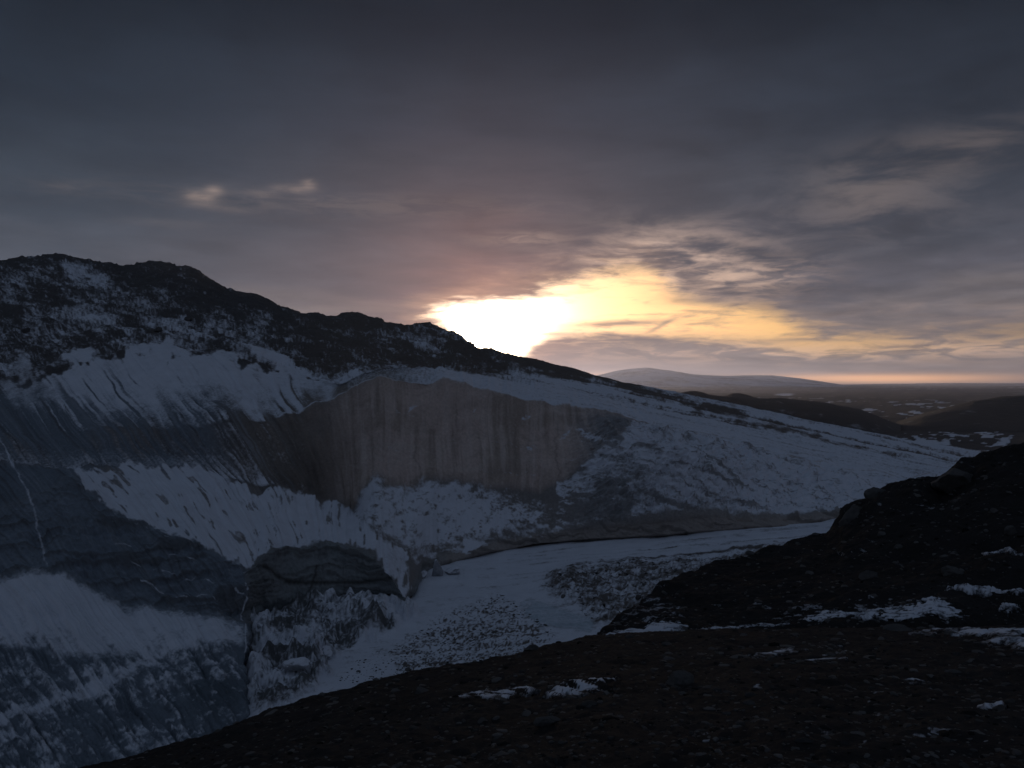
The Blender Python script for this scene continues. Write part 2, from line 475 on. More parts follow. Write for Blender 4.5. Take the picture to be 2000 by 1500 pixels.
    vG = line(us, [(-380, 1290), (0, 1285), (200, 1285), (330, 1285), (420, 1260), (480, 1262), (520, 1265), (2160, 1265)], 8); dG = line(us, [(-380, 80), (0, 80), (400, 82), (490, 86), (2160, 86)], 8)
    vH = line(us, [(-380, 1640), (0, 1610), (150, 1570), (300, 1500), (400, 1448), (450, 1425), (490, 1400), (505, 1375), (520, 1360), (2160, 1360)], 8); dH = line(us, [(-380, 57), (0, 58), (200, 63), (400, 71), (490, 76), (520, 83), (2160, 83)], 8)
    pts = {k: at(us, v, d) for k, (v, d) in L.items()}
    pG, pH = at(us, vG, dG), at(us, vH, dH)
    uG, uH = pts['F'] + np.array([0, 0.8, -5.0]), pts['F'] + np.array([0, 1.0, -10.0])
    w3 = wR[:, None]
    pts['G'] = pG * (1 - w3) + uG * w3; pts['H'] = pH * (1 - w3) + uH * w3
    pts['I'] = pts['H'] + np.array([0, -3.0, -8.0])
    # behind the skyline the ground falls away again
    pts['R1'] = pts['S'] + np.array([0, 30, -5.0]); pts['R2'] = pts['S'] + np.array([0, 120, -40.0])
    bands = [('R2', 'R1', 6), ('R1', 'S', 10), ('S', 'A', 74), ('A', 'B', 70), ('B', 'C', 86), ('C', 'D', 112), ('D', 'E', 84), ('E', 'F', 70), ('F', 'G', 64), ('G', 'H', 84), ('H', 'I', 6)]
    rows = []; band = []
    for bi, (a, b, n) in enumerate(bands):
        t = np.linspace(0, 1, n, endpoint=False)
        for tt in t:
            rows.append(pts[a] * (1 - tt) + pts[b] * tt); band.append(bi + tt)
    rows.append(pts['I']); band.append(len(bands))
    P = np.array(rows); band = np.array(band)[:, None] + np.zeros((1, NC))
    P = gauss1(P, 2.2, 0)
    U = CU + P[..., 0] / P[..., 1] * F; Vv = CV - P[..., 2] / P[..., 1] * F
    N = grid_normals(P)
    if N[300, 600, 1] > 0: N = -N
    x, y, z = P[..., 0].astype(np.float32), P[..., 1].astype(np.float32), P[..., 2].astype(np.float32)
    u, v, b = U.astype(np.float32), Vv.astype(np.float32), band.astype(np.float32)
    w1 = fb(u / 40, v / 40, oct=3, seed=3) - 0.5; w2 = fb(u / 14, v / 14, oct=3, seed=4) - 0.5
    pu = u + w1 * 26 + w2 * 12; pv = v + (fb(u / 36, v / 30, oct=3, seed=5) - 0.5) * 22 + (fb(u / 11, v / 9, oct=2, seed=6) - 0.5) * 9

    # ---- streaks run down the fall line: slanted on the left, upright on the centre face, slanted the other way at the right
    k = np.interp(u, [-380, 300, 480, 600, 690, 800, 1080, 1200, 1500, 1900], [0.85, 0.85, 0.75, 0.45, 0.05, 0.0, 0.0, 0.6, 1.4, 2.4]).astype(np.float32)
    kk = np.where(b > 8, 0.7, k)
    q = u - kk * (v - 830) + (fb(u / 70, v / 60, oct=3, seed=20) - 0.5) * 26 * (1 - ss(u, 560, 660) * 0.8)
    vary = ss(fb(u / 110, v / 70, oct=3, seed=25), 0.36, 0.62)
    st1 = fb(q / 11, v / 170, oct=3, seed=21); st2 = fb(q / 4.0, v / 80, oct=3, seed=22); st4 = fb(q / 6.5, v / 140, oct=3, seed=24); st3 = fb(q / 30, v / 200, oct=2, seed=23)
    speck = fb(u / 3.0, v / 2.4, oct=2, seed=31, gain=0.6); spb = fb(u / 13, v / 8, oct=3, seed=32); big = fb(u / 90, v / 45, oct=3, seed=33)

    # ---- shape: noise in metres along the surface normal
    deb = ss(b, 1.4, 2.0) * (1 - ss(b + w1 * 0.6, 3.7, 4.15)) * (1 - ss(u + w1 * 80, 960, 1080) * 0.75)      # rubble on the hillside
    cl_up = ss(b, 4.85, 5.1) * (1 - ss(b, 5.9, 6.1)); cl_lo = ss(b, 6.85, 7.05) * (1 - ss(b, 7.9, 8.1))
    disp = (fb(x / 45, y / 45, z / 45, 4, 41) - 0.5) * 5.0 * np.clip(deb + 0.15, 0, 1) * ss(b, 1.9, 2.6)
    disp += (fb(x / 7, y / 7, z / 7, 4, 42) - 0.5) * (2.6 * deb + 0.35)
    disp += (fb(x / 1.6, y / 1.6, z / 1.6, 3, 43, 0.6) - 0.5) * (1.5 * deb + 0.12)
    ribs = ss(b, 4.2, 5.2) * (1 - ss(b, 6.0, 6.3))
    rk = 1 - 0.62 * ss(u, 560, 680)
    disp += ((st1 - 0.5) * 0.8 * rk + (st2 - 0.5) * 0.45 * rk + (st3 - 0.5) * 1.6) * ribs + (fb(x / 6, y / 6, z / 9, 4, 46) - 0.5) * 1.9 * ribs + (fb(x / 16, y / 16, z / 16, 3, 47) - 0.5) * 3.0 * ribs * ss(u, 600, 700)
    disp += ((st1 - 0.5) * 0.5 + (st2 - 0.5) * 0.3) * (ss(b, 3.2, 4.2) - ribs).clip(0, 1)
    # stratified lower walls
    lay = fb((u + w1 * 60) / 120, (v + w1 * 30 + w2 * 8 - 0.12 * np.abs(u - 640)) / 9, oct=4, seed=51)
    disp += (lay - 0.5) * 0.9 * cl_lo + (fb(x / 4, y / 4, z / 4, 4, 44) - 0.5) * 2.0 * cl_lo
    disp += (fb(x / 5, y / 5, z / 3, 4, 45) - 0.5) * 1.6 * ss(b, 8.3, 9.2) * (1 - wR[None, :])
    disp += ((st1 - 0.5) * 0.45 + (st2 - 0.5) * 0.2) * ss(b, 8.3, 9.2) * (1 - wR[None, :])
    # undercut at the foot of the lower walls
    und = np.exp(-((b - 7.93) / 0.10) ** 2) * ss(u, 500, 540)
    disp -= und * 1.6
    # crevassed, crumpled ice of the right-hand mass
    rgt = ss(u - (1000 - v) * -0.0, 1085, 1180) * ss(b, 4.9, 5.5) * (1 - ss(b, 6.95, 7.05)) * (1 - ss(u, 1480, 1800) * 0.7)
    arc = np.hypot((u - 1180) * 0.62, v - 1080)
    crum = fb((u - v * 0.5) / 20, (v + u * 0.35) / 9, oct=4, seed=61, ridged=True)
    crk = fb(arc / 12, np.arctan2(v - 1085, u - 1180) * 2.2, oct=3, seed=62, ridged=True)
    disp += (crum - 0.55) * 1.6 * rgt + (crk - 0.5) * 0.9 * rgt
    bulge = np.exp(-(((u - 1290) / 170) ** 2 + ((v - 930) / 75) ** 2)) * 5.0 * rgt
    disp += bulge
    # long flow lines on the smooth snow slope at the right
    flow = fb((v - 0.22 * u - 60) / 5.0, u / 260, oct=3, seed=63)
    sl = ss(u, 1000, 1150) * ss(b, 2.0, 2.4) * (1 - ss(b, 4.9, 5.3))
    disp += (flow - 0.5) * 0.8 * sl
    P = P + N * disp[..., None]

    # ---- snow cover
    s = np.full(u.shape, 0.10, np.float32)
    hill = ss(b, 1.0, 1.2) * (1 - ss(b, 3.95, 4.05))
    band_dark = np.exp(-((v - np.interp(u, [0, 240, 420, 600, 800, 900], [520, 545, 590, 645, 690, 700])) / 38) ** 2) * ss(u, 190, 300)
    dr = fb((u + 0.5 * v) / 26, (v - 0.35 * u) / 7, oct=4, seed=34, gain=0.6)
    sh = 0.37 + (big - 0.5) * 0.42 + (dr - 0.5) * 0.75 + (speck - 0.5) * 0.6 - band_dark * 0.22 - 0.10 * (1 - ss(b, 2.0, 2.4))
    for pts_, val in ((([120, 512], [150, 512], [190, 530], [216, 552], [200, 562], [165, 560], [135, 548], [122, 530]), 0.36),
                      (([296, 568], [312, 572], [348, 590], [330, 592]), 0.45), (([440, 604], [458, 606], [460, 613], [442, 611]), 0.4),
                      (([278, 628], [330, 622], [380, 636], [424, 660], [380, 664], [320, 648]), 0.30),
                      (([120, 606], [200, 622], [268, 642], [255, 652], [170, 634], [115, 618]), 0.25),
                      (([0, 540], [40, 548], [70, 575], [40, 600], [0, 590]), 0.12), ((([780, 655], [840, 662], [880, 690], [850, 694], [800, 680])), 0.22),
                      (([478, 676], [540, 690], [600, 716], [650, 745], [640, 752], [570, 728], [510, 706]), 0.6),
                      (([640, 735], [700, 728], [760, 722], [800, 726], [740, 738], [680, 756]), 0.45)):
        sh += pm(pu, pv, pts_, 14) * val
    # the right-hand snow slope
    upr = ss(pu + w1 * 50, 940, 1060)
    slope_r = 0.72 + (flow - 0.5) * 1.3 * ss(v, 690, 760) + (st2 - 0.5) * 0.25 + (speck - 0.5) * 0.6 + (spb - 0.5) * 0.4 - 0.42 * np.exp(-((v - np.interp(u, [900, 1165, 1340], [670, 735, 770]) - 4) / 11) ** 2) * (1 - ss(u, 1180, 1300))
    for pts_, val in ((([1170, 738], [1230, 752], [1330, 776], [1352, 786], [1290, 782], [1210, 764]), 0.6), (([1335, 792], [1390, 795], [1440, 808], [1458, 826], [1420, 822], [1360, 806]), 0.85),
                      (([1470, 826], [1510, 832], [1560, 842], [1600, 855], [1590, 862], [1530, 848], [1478, 834]), 0.75),
                      (([1590, 856], [1650, 868], [1710, 888], [1740, 906], [1715, 904], [1650, 882], [1600, 868]), 0.6),
                      (([1745, 900], [1765, 912], [1768, 920], [1750, 914]), 0.7), (([960, 706], [1060, 712], [1150, 740], [1140, 750], [1040, 728], [960, 718]), 0.6)):
        slope_r -= pm(pu, pv, pts_, 16) * val * (0.35 + speck * 0.8)
    sh = sh * (1 - upr) + slope_r * upr
    s = s * (1 - hill) + sh * hill
    # snow on the slopes and benches below
    def put(pts_, val, soft=12, noise_=0.0):
        nonlocal s
        m_ = pm(pu, pv, pts_, soft)
        s = s * (1 - m_) + (val + noise_) * m_
    er = ((st1 - 0.5) * 1.3 + (st2 - 0.5) * 0.9) * (0.35 + 0.9 * vary)
    # B-C slope: upper snow field, worn into streaks towards the lip
    fld = ss(b + w1 * 0.7 + w2 * 0.35, 3.88, 4.06) * (1 - ss(b, 4.98, 5.06)) * (1 - ss(u, 640, 680))
    lowr = ss(v + w1 * 50 + (st3 - 0.5) * 70, 735, 850)
    sfield = 0.90 - lowr * 0.60 + er * (0.25 + 0.75 * lowr) - 0.55 * ss(st4, 0.56, 0.70) * ss(v, 700, 760) * vary + (spb - 0.5) * 0.3 - ss(-u, -160, -40) * 0.30 - ss(u, 560, 640) * 0.12
    s = s * (1 - fld) + sfield * fld
    fr = ss(b, 3.9, 4.05) * (1 - ss(b, 4.97, 5.04)) * ss(u, 655, 690)
    s = s * (1 - fr) + (0.80 - 0.4 * ss(flow, 0.60, 0.75) * ss(u, 1000, 1150) + (flow - 0.5) * 0.75 * ss(u, 1000, 1150) + (speck - 0.5) * 0.4 - 0.35 * (1 - ss(u, 740, 900))) * fr
    # upper cliff: streaked old ice, more streaks of snow towards its foot on the left
    cf = ss(b, 5.0, 5.08) * (1 - ss(b, 5.95, 6.02)) * (1 - ss(u + w1 * 20, 1120, 1240))
    tcl = np.clip(b - 5, 0, 1)
    lft = ss(-u, -620, -460)
    scl = 0.06 + lft * (0.13 + er * 0.50 + tcl ** 2 * (0.36 + er * 0.5)) + (er * 0.30 + 0.04) * (1 - lft)
    s = s * (1 - cf) + scl * cf
    put([(130, 914), (170, 922), (250, 905), (330, 918), (420, 928), (500, 962), (560, 955), (620, 977), (690, 1006), (740, 1042), (792, 1085), (805, 1150), (795, 1175), (770, 1140), (730, 1085),
         (680, 1068), (620, 1059), (560, 1066), (510, 1092), (490, 1114), (420, 1080), (360, 1048), (300, 1033), (220, 1000), (165, 958)], 0.93, 8,
        er * (0.25 + 0.75 * ss(-v + 0.28 * u, -880, -800)) * (1 - 0.75 * ss(u, 500, 560)) + (spb - 0.5) * 0.25 - 0.5 * ss(fb(q / 9, (v + u * 0.2) / 26, oct=2, seed=71), 0.66, 0.76) - 0.35 * ss(u, 690, 800) * (st1 + 0.2))
    put([(-380, 1140), (0, 1128), (60, 1118), (120, 1118), (200, 1165), (250, 1187), (330, 1192), (430, 1205), (475, 1235), (480, 1262), (420, 1262), (330, 1290), (230, 1290), (120, 1275), (0, 1262), (-380, 1280)],
        0.84, 26, (st1 - 0.5) * 0.55 * ss(v, 1170, 1270) + (spb - 0.5) * 0.7 * ss(u, 180, 300) * ss(v, 1205, 1235))
    # lower left face: thin broken snow
    lf = ss(b + (st3 - 0.5) * 0.5 + w1 * 0.5, 8.7, 9.25) * (1 - ss(u, 455, 500))
    ridge1 = np.exp(-((v - np.interp(u, [0, 60, 180, 300], [1410, 1385, 1345, 1285])) / 15) ** 2) * (1 - ss(u, 270, 330))
    slf = 0.42 + (st1 - 0.5) * 0.6 + (st2 - 0.5) * 0.3 + (spb - 0.5) * 0.9 + (speck - 0.5) * 0.4 + (big - 0.5) * 0.6 - ss(u, 330, 460) * 0.18 + ridge1 * 0.5 - ss(v, 1300, 1480) * 0.10
    s = s * (1 - lf) + slf * lf
    # centre talus
    thin_t = fb((u + v * 0.5) / 9, (v - u * 0.5) / 22, oct=3, seed=66, gain=0.6)
    put([(690, 1006), (715, 962), (740, 932), (755, 958), (790, 966), (830, 945), (900, 953), (960, 965), (1050, 985), (1085, 1012), (1010, 1044), (900, 1062), (835, 1085), (790, 1072), (735, 1032)], 0.80, 30,
        (spb - 0.5) * 1.1 + (speck - 0.5) * 0.7 + (thin_t - 0.5) * 0.6 - ss(u, 880, 1060) * 0.16)
    put([(790, 1072), (835, 1085), (900, 1062), (1010, 1044), (1085, 1012), (1110, 1030), (1060, 1050), (900, 1078), (840, 1102), (815, 1110)], 0.45, 8, (spb - 0.5) * 1.0)
    put([(905, 1062), (935, 1055), (950, 1062), (925, 1078), (905, 1080)], 0.95, 4); put([(775, 1072), (800, 1080), (798, 1100), (776, 1092)], 0.95, 4)
    put([(778, 1148), (795, 1158), (797, 1170), (780, 1160)], 1.0, 4)
    # right-hand mass
    rm = ss(b, 4.95, 5.1) * (1 - ss(b, 6.9, 7.0)) * ss(pu - np.interp(pv, [800, 830, 880, 950, 1010, 1050], [1235, 1238, 1200, 1086, 1090, 1060]), -4, 10)
    thin_ = fb((u + v * 0.8) / 26, (v - u * 0.35) / 5.5, oct=4, seed=64, gain=0.6)
    srm = 0.70 - 0.45 * ss(flow, 0.60, 0.75) * ss(u, 1230, 1330) - 0.6 * ss(crum, 0.80, 0.95) - 0.35 * ss(crk, 0.80, 0.95) + (thin_ - 0.5) * 1.15 + (speck - 0.5) * 0.3 + (crum - 0.55) * 0.25 + ss(u, 1350, 1550) * 0.22 - 0.35 * np.exp(-(((u - 1190) / 75) ** 2 + ((v - 985) / 45) ** 2)) + (flow - 0.5) * 0.5 * ss(u, 1350, 1600)
    srm -= 0.5 * np.exp(-(((u - 1130) / 45) ** 2 + ((v - 1010) / 35) ** 2))
    s = s * (1 - rm) + srm * rm
    for pts_ in ([(1148, 995), (1225, 988), (1228, 1020), (1150, 1022)], [(1165, 950), (1215, 965), (1195, 985), (1165, 975)], [(1415, 958), (1440, 972), (1436, 978), (1418, 968)], [(1215, 892), (1260, 888), (1240, 905), (1215, 905)]):
        put(pts_, 0.22, 8, (speck - 0.5) * 0.5)
    # snow lodged on the centre face
    for pts_ in ([(806, 795), (820, 792), (812, 805), (800, 812)], [(1020, 817), (1038, 816), (1036, 824), (1022, 823)], [(1028, 876), (1036, 878), (1034, 888), (1026, 884)],
                 [(1112, 848), (1130, 852), (1180, 880), (1195, 886), (1165, 884), (1135, 866)], [(1088, 862), (1112, 848), (1100, 866)], [(1085, 945), (1100, 950), (1110, 975), (1090, 966)],
                 [(762, 805), (775, 812), (768, 818)], [(930, 806), (940, 804), (938, 812)]):
        put(pts_, 0.72, 5, (speck - 0.5) * 0.8)
    # drip line of snow caught in the crack at the far left, and the seam below the bench tip
    cr = np.interp(v, [850, 905, 960, 1000, 1050, 1100, 1115], [-10, 22, 52, 66, 76, 88, 98])
    s = np.maximum(s, (0.35 + 0.5 * fb(u / 9, v / 30, oct=3, seed=74)) * np.exp(-((u + w2 * 9 - cr) / (1.8 + 4.5 * fb(u / 20, v / 16, oct=2, seed=75))) ** 2) * ss(v, 840, 860) * (1 - ss(v, 1105, 1125)))
    cr2 = np.interp(v, [1112, 1180, 1240, 1370], [487, 478, 480, 487])
    s = np.maximum(s, 0.75 * np.exp(-((u + w2 * 5 - cr2) / 2.6) ** 2) * ss(v, 1105, 1115) * (1 - ss(v, 1300, 1380)) * ss(fb(u / 6, v / 22, oct=2, seed=73), 0.3, 0.5))
    # thin broken snow lines on the lower left wall
    for c0 in (1042, 1085, 1118, 1148):
        ll = c0 + (u - 300) * 0.22 + w1 * 26
        s = np.maximum(s, 0.7 * np.exp(-((v - ll) / 2.2) ** 2) * cl_lo * (1 - ss(u, 480, 490)) * ss(u, 180, 240) * ss(fb(u / 22, v / 22, oct=2, seed=int(c0)), 0.52, 0.62))
    # lip of snow along the cliff edge
    lip = np.exp(-((b - 4.985) / 0.022) ** 2) * ss(u, 525, 545) * (1 - ss(u, 1000, 1240))
    s = np.maximum(s, lip * 0.75)

    # ---- colour of the ice and rubble under the snow, with some painted glare
    def c3(*c): return np.array(c, np.float32)
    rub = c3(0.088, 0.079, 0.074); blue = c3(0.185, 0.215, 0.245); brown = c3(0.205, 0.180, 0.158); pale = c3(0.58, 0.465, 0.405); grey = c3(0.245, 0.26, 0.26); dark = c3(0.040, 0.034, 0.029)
    tint = np.zeros(u.shape + (3,), np.float32) + rub
    def paint(m_, c):
        nonlocal tint
        m_ = np.clip(m_, 0, 1)[..., None]; tint = tint * (1 - m_) + c * m_
    paint(hill * ss(u, 480, 700), c3(0.135, 0.110, 0.092))  # rubble lightened and browned here, sun flare painted into the tint
    ice = ss(b, 4.0, 4.5)
    paint(ice * (1 - ss(u, 380, 560)) * 0.9, blue * 1.0)
    paint(ss(b, 4.1, 4.6) * ss(u, 380, 520), brown)
    paint(cl_up * ss(u + w1 * 60, 560, 770) * 1.0, pale)  # dirty beige ice, brightened and warmed to paint in the veiling glare
    hl = fb((u + w1 * 90) / 190, (v + w1 * 46 + 0.10 * (u - 900)) / 10, oct=4, seed=82, gain=0.6)
    paint(cl_up * ss(hl, 0.56, 0.72) * ss(u, 640, 720) * 0.35, c3(0.36, 0.295, 0.24))
    paint(cl_up * (1 - ss(hl, 0.28, 0.40)) * ss(u, 640, 720) * 0.35, c3(0.66, 0.58, 0.51))
    for cu, cv0, cv1, sl0, ph in ((985, 770, 905, 0.06, 1), (895, 800, 850, -0.10, 2), (1004, 830, 950, 0.04, 3), (742, 745, 800, 0.03, 4), (808, 850, 935, 0.08, 5), (580, 835, 950, 0.35, 6), (640, 790, 850, 0.02, 7), (1085, 800, 950, 0.02, 8)):
        cx = cu + (v - cv0) * sl0 + (fb(v / 16 + ph * 9, v * 0 + ph, oct=3, seed=83) - 0.5) * 16
        paint(cl_up * np.exp(-((u - cx) / 2.2) ** 2) * ss(v, cv0, cv0 + 12) * (1 - ss(v, cv1 - 20, cv1)) * 0.38, c3(0.12, 0.10, 0.09))
    for cv0, cu0, cu1, sl0, ph in ((866, 1080, 1200, 0.05, 11), (905, 1090, 1210, -0.02, 12), (862, 930, 1070, 0.16, 13), (812, 760, 830, -0.06, 14), (925, 900, 1080, 0.05, 15), (880, 690, 800, 0.03, 16)):
        cy = cv0 + (u - cu0) * sl0 + (fb(u / 18 + ph * 9, u * 0 + ph, oct=3, seed=84) - 0.5) * 14
        s = np.maximum(s, 0.62 * cl_up * np.exp(-((v - cy) / 1.6) ** 2) * ss(u, cu0, cu0 + 15) * (1 - ss(u, cu1 - 20, cu1)) * ss(speck, 0.35, 0.55))
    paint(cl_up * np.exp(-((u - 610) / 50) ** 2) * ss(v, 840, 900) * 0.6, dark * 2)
    pat = fb(u / 70, v / 90, oct=4, seed=81)
    paint(cl_up * ss(st1 * 0.45 + st2 * 0.3 + pat * 0.45, 0.56, 0.82) * 0.6, c3(0.26, 0.21, 0.175))
    paint(cl_up * ss(pat, 0.50, 0.66) * ss(u, 640, 700) * 0.35, c3(0.46, 0.38, 0.31))
    paint(cl_up * ss(b, 5.75, 6.0) * ss(-u, -700, -560) * 0.4, dark)
    paint(ss(b, 5.9, 6.1) * (1 - ss(b, 6.9, 7.0)), c3(0.24, 0.22, 0.205)); paint(ss(b, 5.9, 6.1) * (1 - ss(b, 6.9, 7.0)) * (1 - ss(u, 150, 230)), blue * 0.95)
    paint(ss(u, 1085, 1180) * ss(b, 4.9, 5.2), c3(0.30, 0.295, 0.295))
    lw = ss(b, 4.2, 4.8) * (1 - ss(u, 520, 640))
    paint(lw * ss(st1 * 0.6 + st4 * 0.5, 0.55, 0.78) * 0.6, c3(0.085, 0.080, 0.080))
    paint(lw * (1 - ss(st2 * 0.5 + st1 * 0.5, 0.30, 0.46)) * 0.5, c3(0.34, 0.36, 0.39))
    paint(cl_up * ss(u, 620, 720) * (1 - ss(st2 * 0.6 + st1 * 0.4, 0.32, 0.46)) * 0.45, c3(0.66, 0.565, 0.51))
    paint(cl_lo, grey); paint(cl_lo * ss(u, 800, 900), c3(0.34, 0.305, 0.275))
    paint(cl_lo * (1 - ss(u, 470, 500)), blue * 1.15)
    paint(cl_lo * (1 - ss(u, 470, 500)) * ss(st1 * 0.5 + st4 * 0.5, 0.5, 0.66) * 0.5, c3(0.10, 0.105, 0.11))
    paint(cl_lo * (1 - ss(u, 470, 500)) * (1 - ss(st2, 0.34, 0.46)) * 0.4, c3(0.33, 0.36, 0.39))
    paint(cl_lo * ss(lay, 0.54, 0.72) * 0.55, dark * 1.8)
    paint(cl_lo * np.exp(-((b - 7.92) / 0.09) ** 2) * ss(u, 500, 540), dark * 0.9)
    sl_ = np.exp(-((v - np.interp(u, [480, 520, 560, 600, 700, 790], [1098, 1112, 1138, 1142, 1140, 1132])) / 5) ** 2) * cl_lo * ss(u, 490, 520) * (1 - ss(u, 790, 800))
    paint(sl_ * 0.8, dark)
    paint(np.exp(-((u - np.interp(v, [1110, 1150, 1180], [618, 608, 592])) / 2.5) ** 2) * ss(v, 1105, 1112) * (1 - ss(v, 1165, 1185)) * cl_lo * 0.8, dark)
    paint(ss(b, 8.0, 8.2) * (1 - ss(u, 485, 500)), blue * 1.05)
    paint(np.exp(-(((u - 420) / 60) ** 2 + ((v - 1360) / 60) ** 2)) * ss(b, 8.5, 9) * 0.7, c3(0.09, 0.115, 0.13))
    s = np.clip(s, 0, 1).astype(np.float32)

    # ---- cut the one surface into hillside, glacier and its walls (shared borders, shared normals)
    N2 = grid_normals(P)
    if N2[300, 600, 1] > 0: N2 = -N2
    faces = grid_faces(P.shape[0], NC)
    q_ = P.reshape(-1, 3)[faces[::997]]; fn = np.cross(q_[:, 1] - q_[:, 0], q_[:, 2] - q_[:, 0])
    if (fn * N2.reshape(-1, 3)[faces[::997, 0]]).sum(1).mean() < 0: faces = faces[:, ::-1]
    bf = b[:-1, :-1].ravel(); uf = u[:-1, :-1].ravel(); wf = (w1[:-1, :-1] * 40).ravel()
    bb = bf + wf * 0.004
    lab = np.ones(len(faces), int)
    lab[(bb < 4.0) & (uf + wf < 960 + (bf - 2) * 30)] = 0
    lab[(bf >= 5.0) & (bf < 6.0) & (uf + wf < 1215 - (bf - 5) * 130)] = 2
    lab[(bf >= 7.0) & (bf < 8.0) & (uf < 488)] = 3
    lab[(bf >= 7.0) & (bf < 8.2) & (uf >= 488)] = 4
    lab[(bf >= 6.0) & (bf < 7.0) & (uf >= 130) & (uf < 800) & (bb > 6.0)] = 5
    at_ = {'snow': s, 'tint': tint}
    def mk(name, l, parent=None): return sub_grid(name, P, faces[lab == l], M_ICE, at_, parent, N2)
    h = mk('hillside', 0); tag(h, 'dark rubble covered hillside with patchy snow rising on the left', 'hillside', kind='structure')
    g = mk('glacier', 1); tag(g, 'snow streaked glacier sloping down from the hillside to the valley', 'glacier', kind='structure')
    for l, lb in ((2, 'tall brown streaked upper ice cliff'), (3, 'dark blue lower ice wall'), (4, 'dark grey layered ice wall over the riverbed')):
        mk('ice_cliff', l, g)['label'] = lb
    mk('snow_bench', 5, g)['label'] = 'smooth snow bench between the two ice cliffs'
    return P, U, Vv

GP = build_glacier()
print('glacier', round(time.time() - T0, 1))

# ------------------------------------------------------------------ valley floor
def build_floor():
    us = np.linspace(-360, 2160, 940); vs = np.concatenate([np.linspace(905, 1010, 40, endpoint=False), np.linspace(1010, 1600, 420)])
    U, Vv = np.meshgrid(us, vs)
    P = at(U, Vv, floor_d(Vv))
    u, v = U.astype(np.float32), Vv.astype(np.float32)
    x, y = P[..., 0].astype(np.float32), P[..., 1].astype(np.float32)
    w1 = fb(u / 40, v / 24, oct=3, seed=103) - 0.5; w2 = fb(u / 12, v / 8, oct=3, seed=104) - 0.5
    pu, pv = u + w1 * 70 + w2 * 30, v + w1 * 22 + w2 * 14
    bar = pm(pu, pv, [(1062, 1150), (1100, 1128), (1200, 1110), (1330, 1096), (1450, 1084), (1520, 1070), (1600, 1060), (1600, 1130), (1400, 1180), (1230, 1230), (1165, 1218), (1150, 1200), (1105, 1180)], 26)
    peb = pm(pu, pv, [(790, 1262), (850, 1215), (900, 1190), (975, 1168), (1000, 1195), (1060, 1215), (1085, 1245), (1050, 1300), (760, 1340), (770, 1300)], 30)
    pile = pm(pu, pv, [(492, 1225), (560, 1205), (640, 1185), (760, 1178), (800, 1195), (760, 1235), (690, 1262), (640, 1290), (625, 1340), (560, 1385), (495, 1390), (470, 1330)], 22)
    ice = pm(pu, pv, [(1035, 1178), (1065, 1180), (1150, 1208), (1150, 1235), (1060, 1228), (1020, 1200)], 10)
    strk = fb((v + 0.10 * u) / 3.4, u / 170, oct=3, seed=111); spk = fb(u / 3.0, v / 1.9, oct=2, seed=112, gain=0.6); med = fb(u / 20, v / 8, oct=3, seed=113)
    z = (fb(x / 14, y / 14, oct=4, seed=121) - 0.5) * 0.9
    z += bar * (0.7 + (fb(x / 1.3, y / 1.3, oct=4, seed=122, gain=0.6) - 0.5) * 1.5)
    z += peb * (fb(x / 1.2, y / 1.2, oct=3, seed=123, gain=0.6) - 0.5) * 0.8
    z += pile * (0.6 + (fb(x / 5, y / 5, oct=4, seed=124, ridged=True) - 0.35) * 4.2 + (fb(x / 1.2, y / 1.2, oct=3, seed=125, gain=0.6) - 0.5) * 1.6)
    z += (strk - 0.5) * 0.35 * ss(u, 1050, 1200)
    P[..., 2] += z
    s = 0.84 + (strk - 0.5) * (0.35 + 0.5 * ss(u, 950, 1150) * (1 - ss(v, 1100, 1180))) + (med - 0.5) * 0.4
    s -= 0.55 * np.exp(-((v - np.interp(u, [1050, 1200, 1320, 1500], [1112, 1104, 1090, 1075])) / 3.5) ** 2) * ss(u, 1130, 1220)
    s -= 0.4 * np.exp(-((v - np.interp(u, [1050, 1250, 1500], [1080, 1076, 1062])) / 3.0) ** 2) * ss(u, 1180, 1260) * ss(med, 0.4, 0.6)
    s = s * (1 - bar) + (0.42 + (spk - 0.5) * 0.65 + (strk - 0.5) * 0.6 + (med - 0.5) * 0.5) * bar
    s = s * (1 - peb) + (0.62 + (spk - 0.5) * 1.4 + (strk - 0.5) * 0.7) * peb
    s = s * (1 - pile) + (0.52 + (spk - 0.5) * 0.8 + (fb(x / 4, y / 4, oct=3, seed=126) - 0.5) * 1.1) * pile
    s = s - 0.40 * ice * (0.6 + med * 0.8)
    tint = np.zeros(u.shape + (3,), np.float32) + np.array((0.135, 0.118, 0.105), np.float32)
    tint = tint * (1 - ice[..., None]) + np.array((0.46, 0.52, 0.56), np.float32) * ice[..., None]
    pw = (pile * ss(-u + 620, -60, 80))[..., None]; tint = tint * (1 - pile[..., None]) + np.array((0.115, 0.118, 0.118), np.float32) * pile[..., None]
    faces = grid_faces(*u.shape, flip=True)
    o = sub_grid('valley_floor', P, faces, M_FLOOR, {'snow': np.clip(s, 0, 1), 'tint': tint})
    tag(o, 'snow covered riverbed winding along the foot of the ice', 'riverbed', kind='structure')
    return P, U, Vv
FP = build_floor()
print('floor', round(time.time() - T0, 1))

# ------------------------------------------------------------------ near moraine: the mound at our feet and the hill at the right
def lofted(us, lines, ns):
    rows = []; band = []
    for i in range(len(lines) - 1):
        for t in np.linspace(0, 1, ns[i], endpoint=False):
            rows.append(lines[i] * (1 - t) + lines[i + 1] * t); band.append(i + t)
    rows.append(lines[-1]); band.append(len(lines) - 1)
    return np.array(rows), np.array(band)

def roughen(P, N, seed, amps):
    x, y, z = (P[..., i].astype(np.float32) for i in range(3))
    d = 0
    for k, (s_, a, o) in enumerate(amps): d = d + (fb(x / s_, y / s_, z / s_, o, seed + k, 0.58) - 0.5) * a
    return d

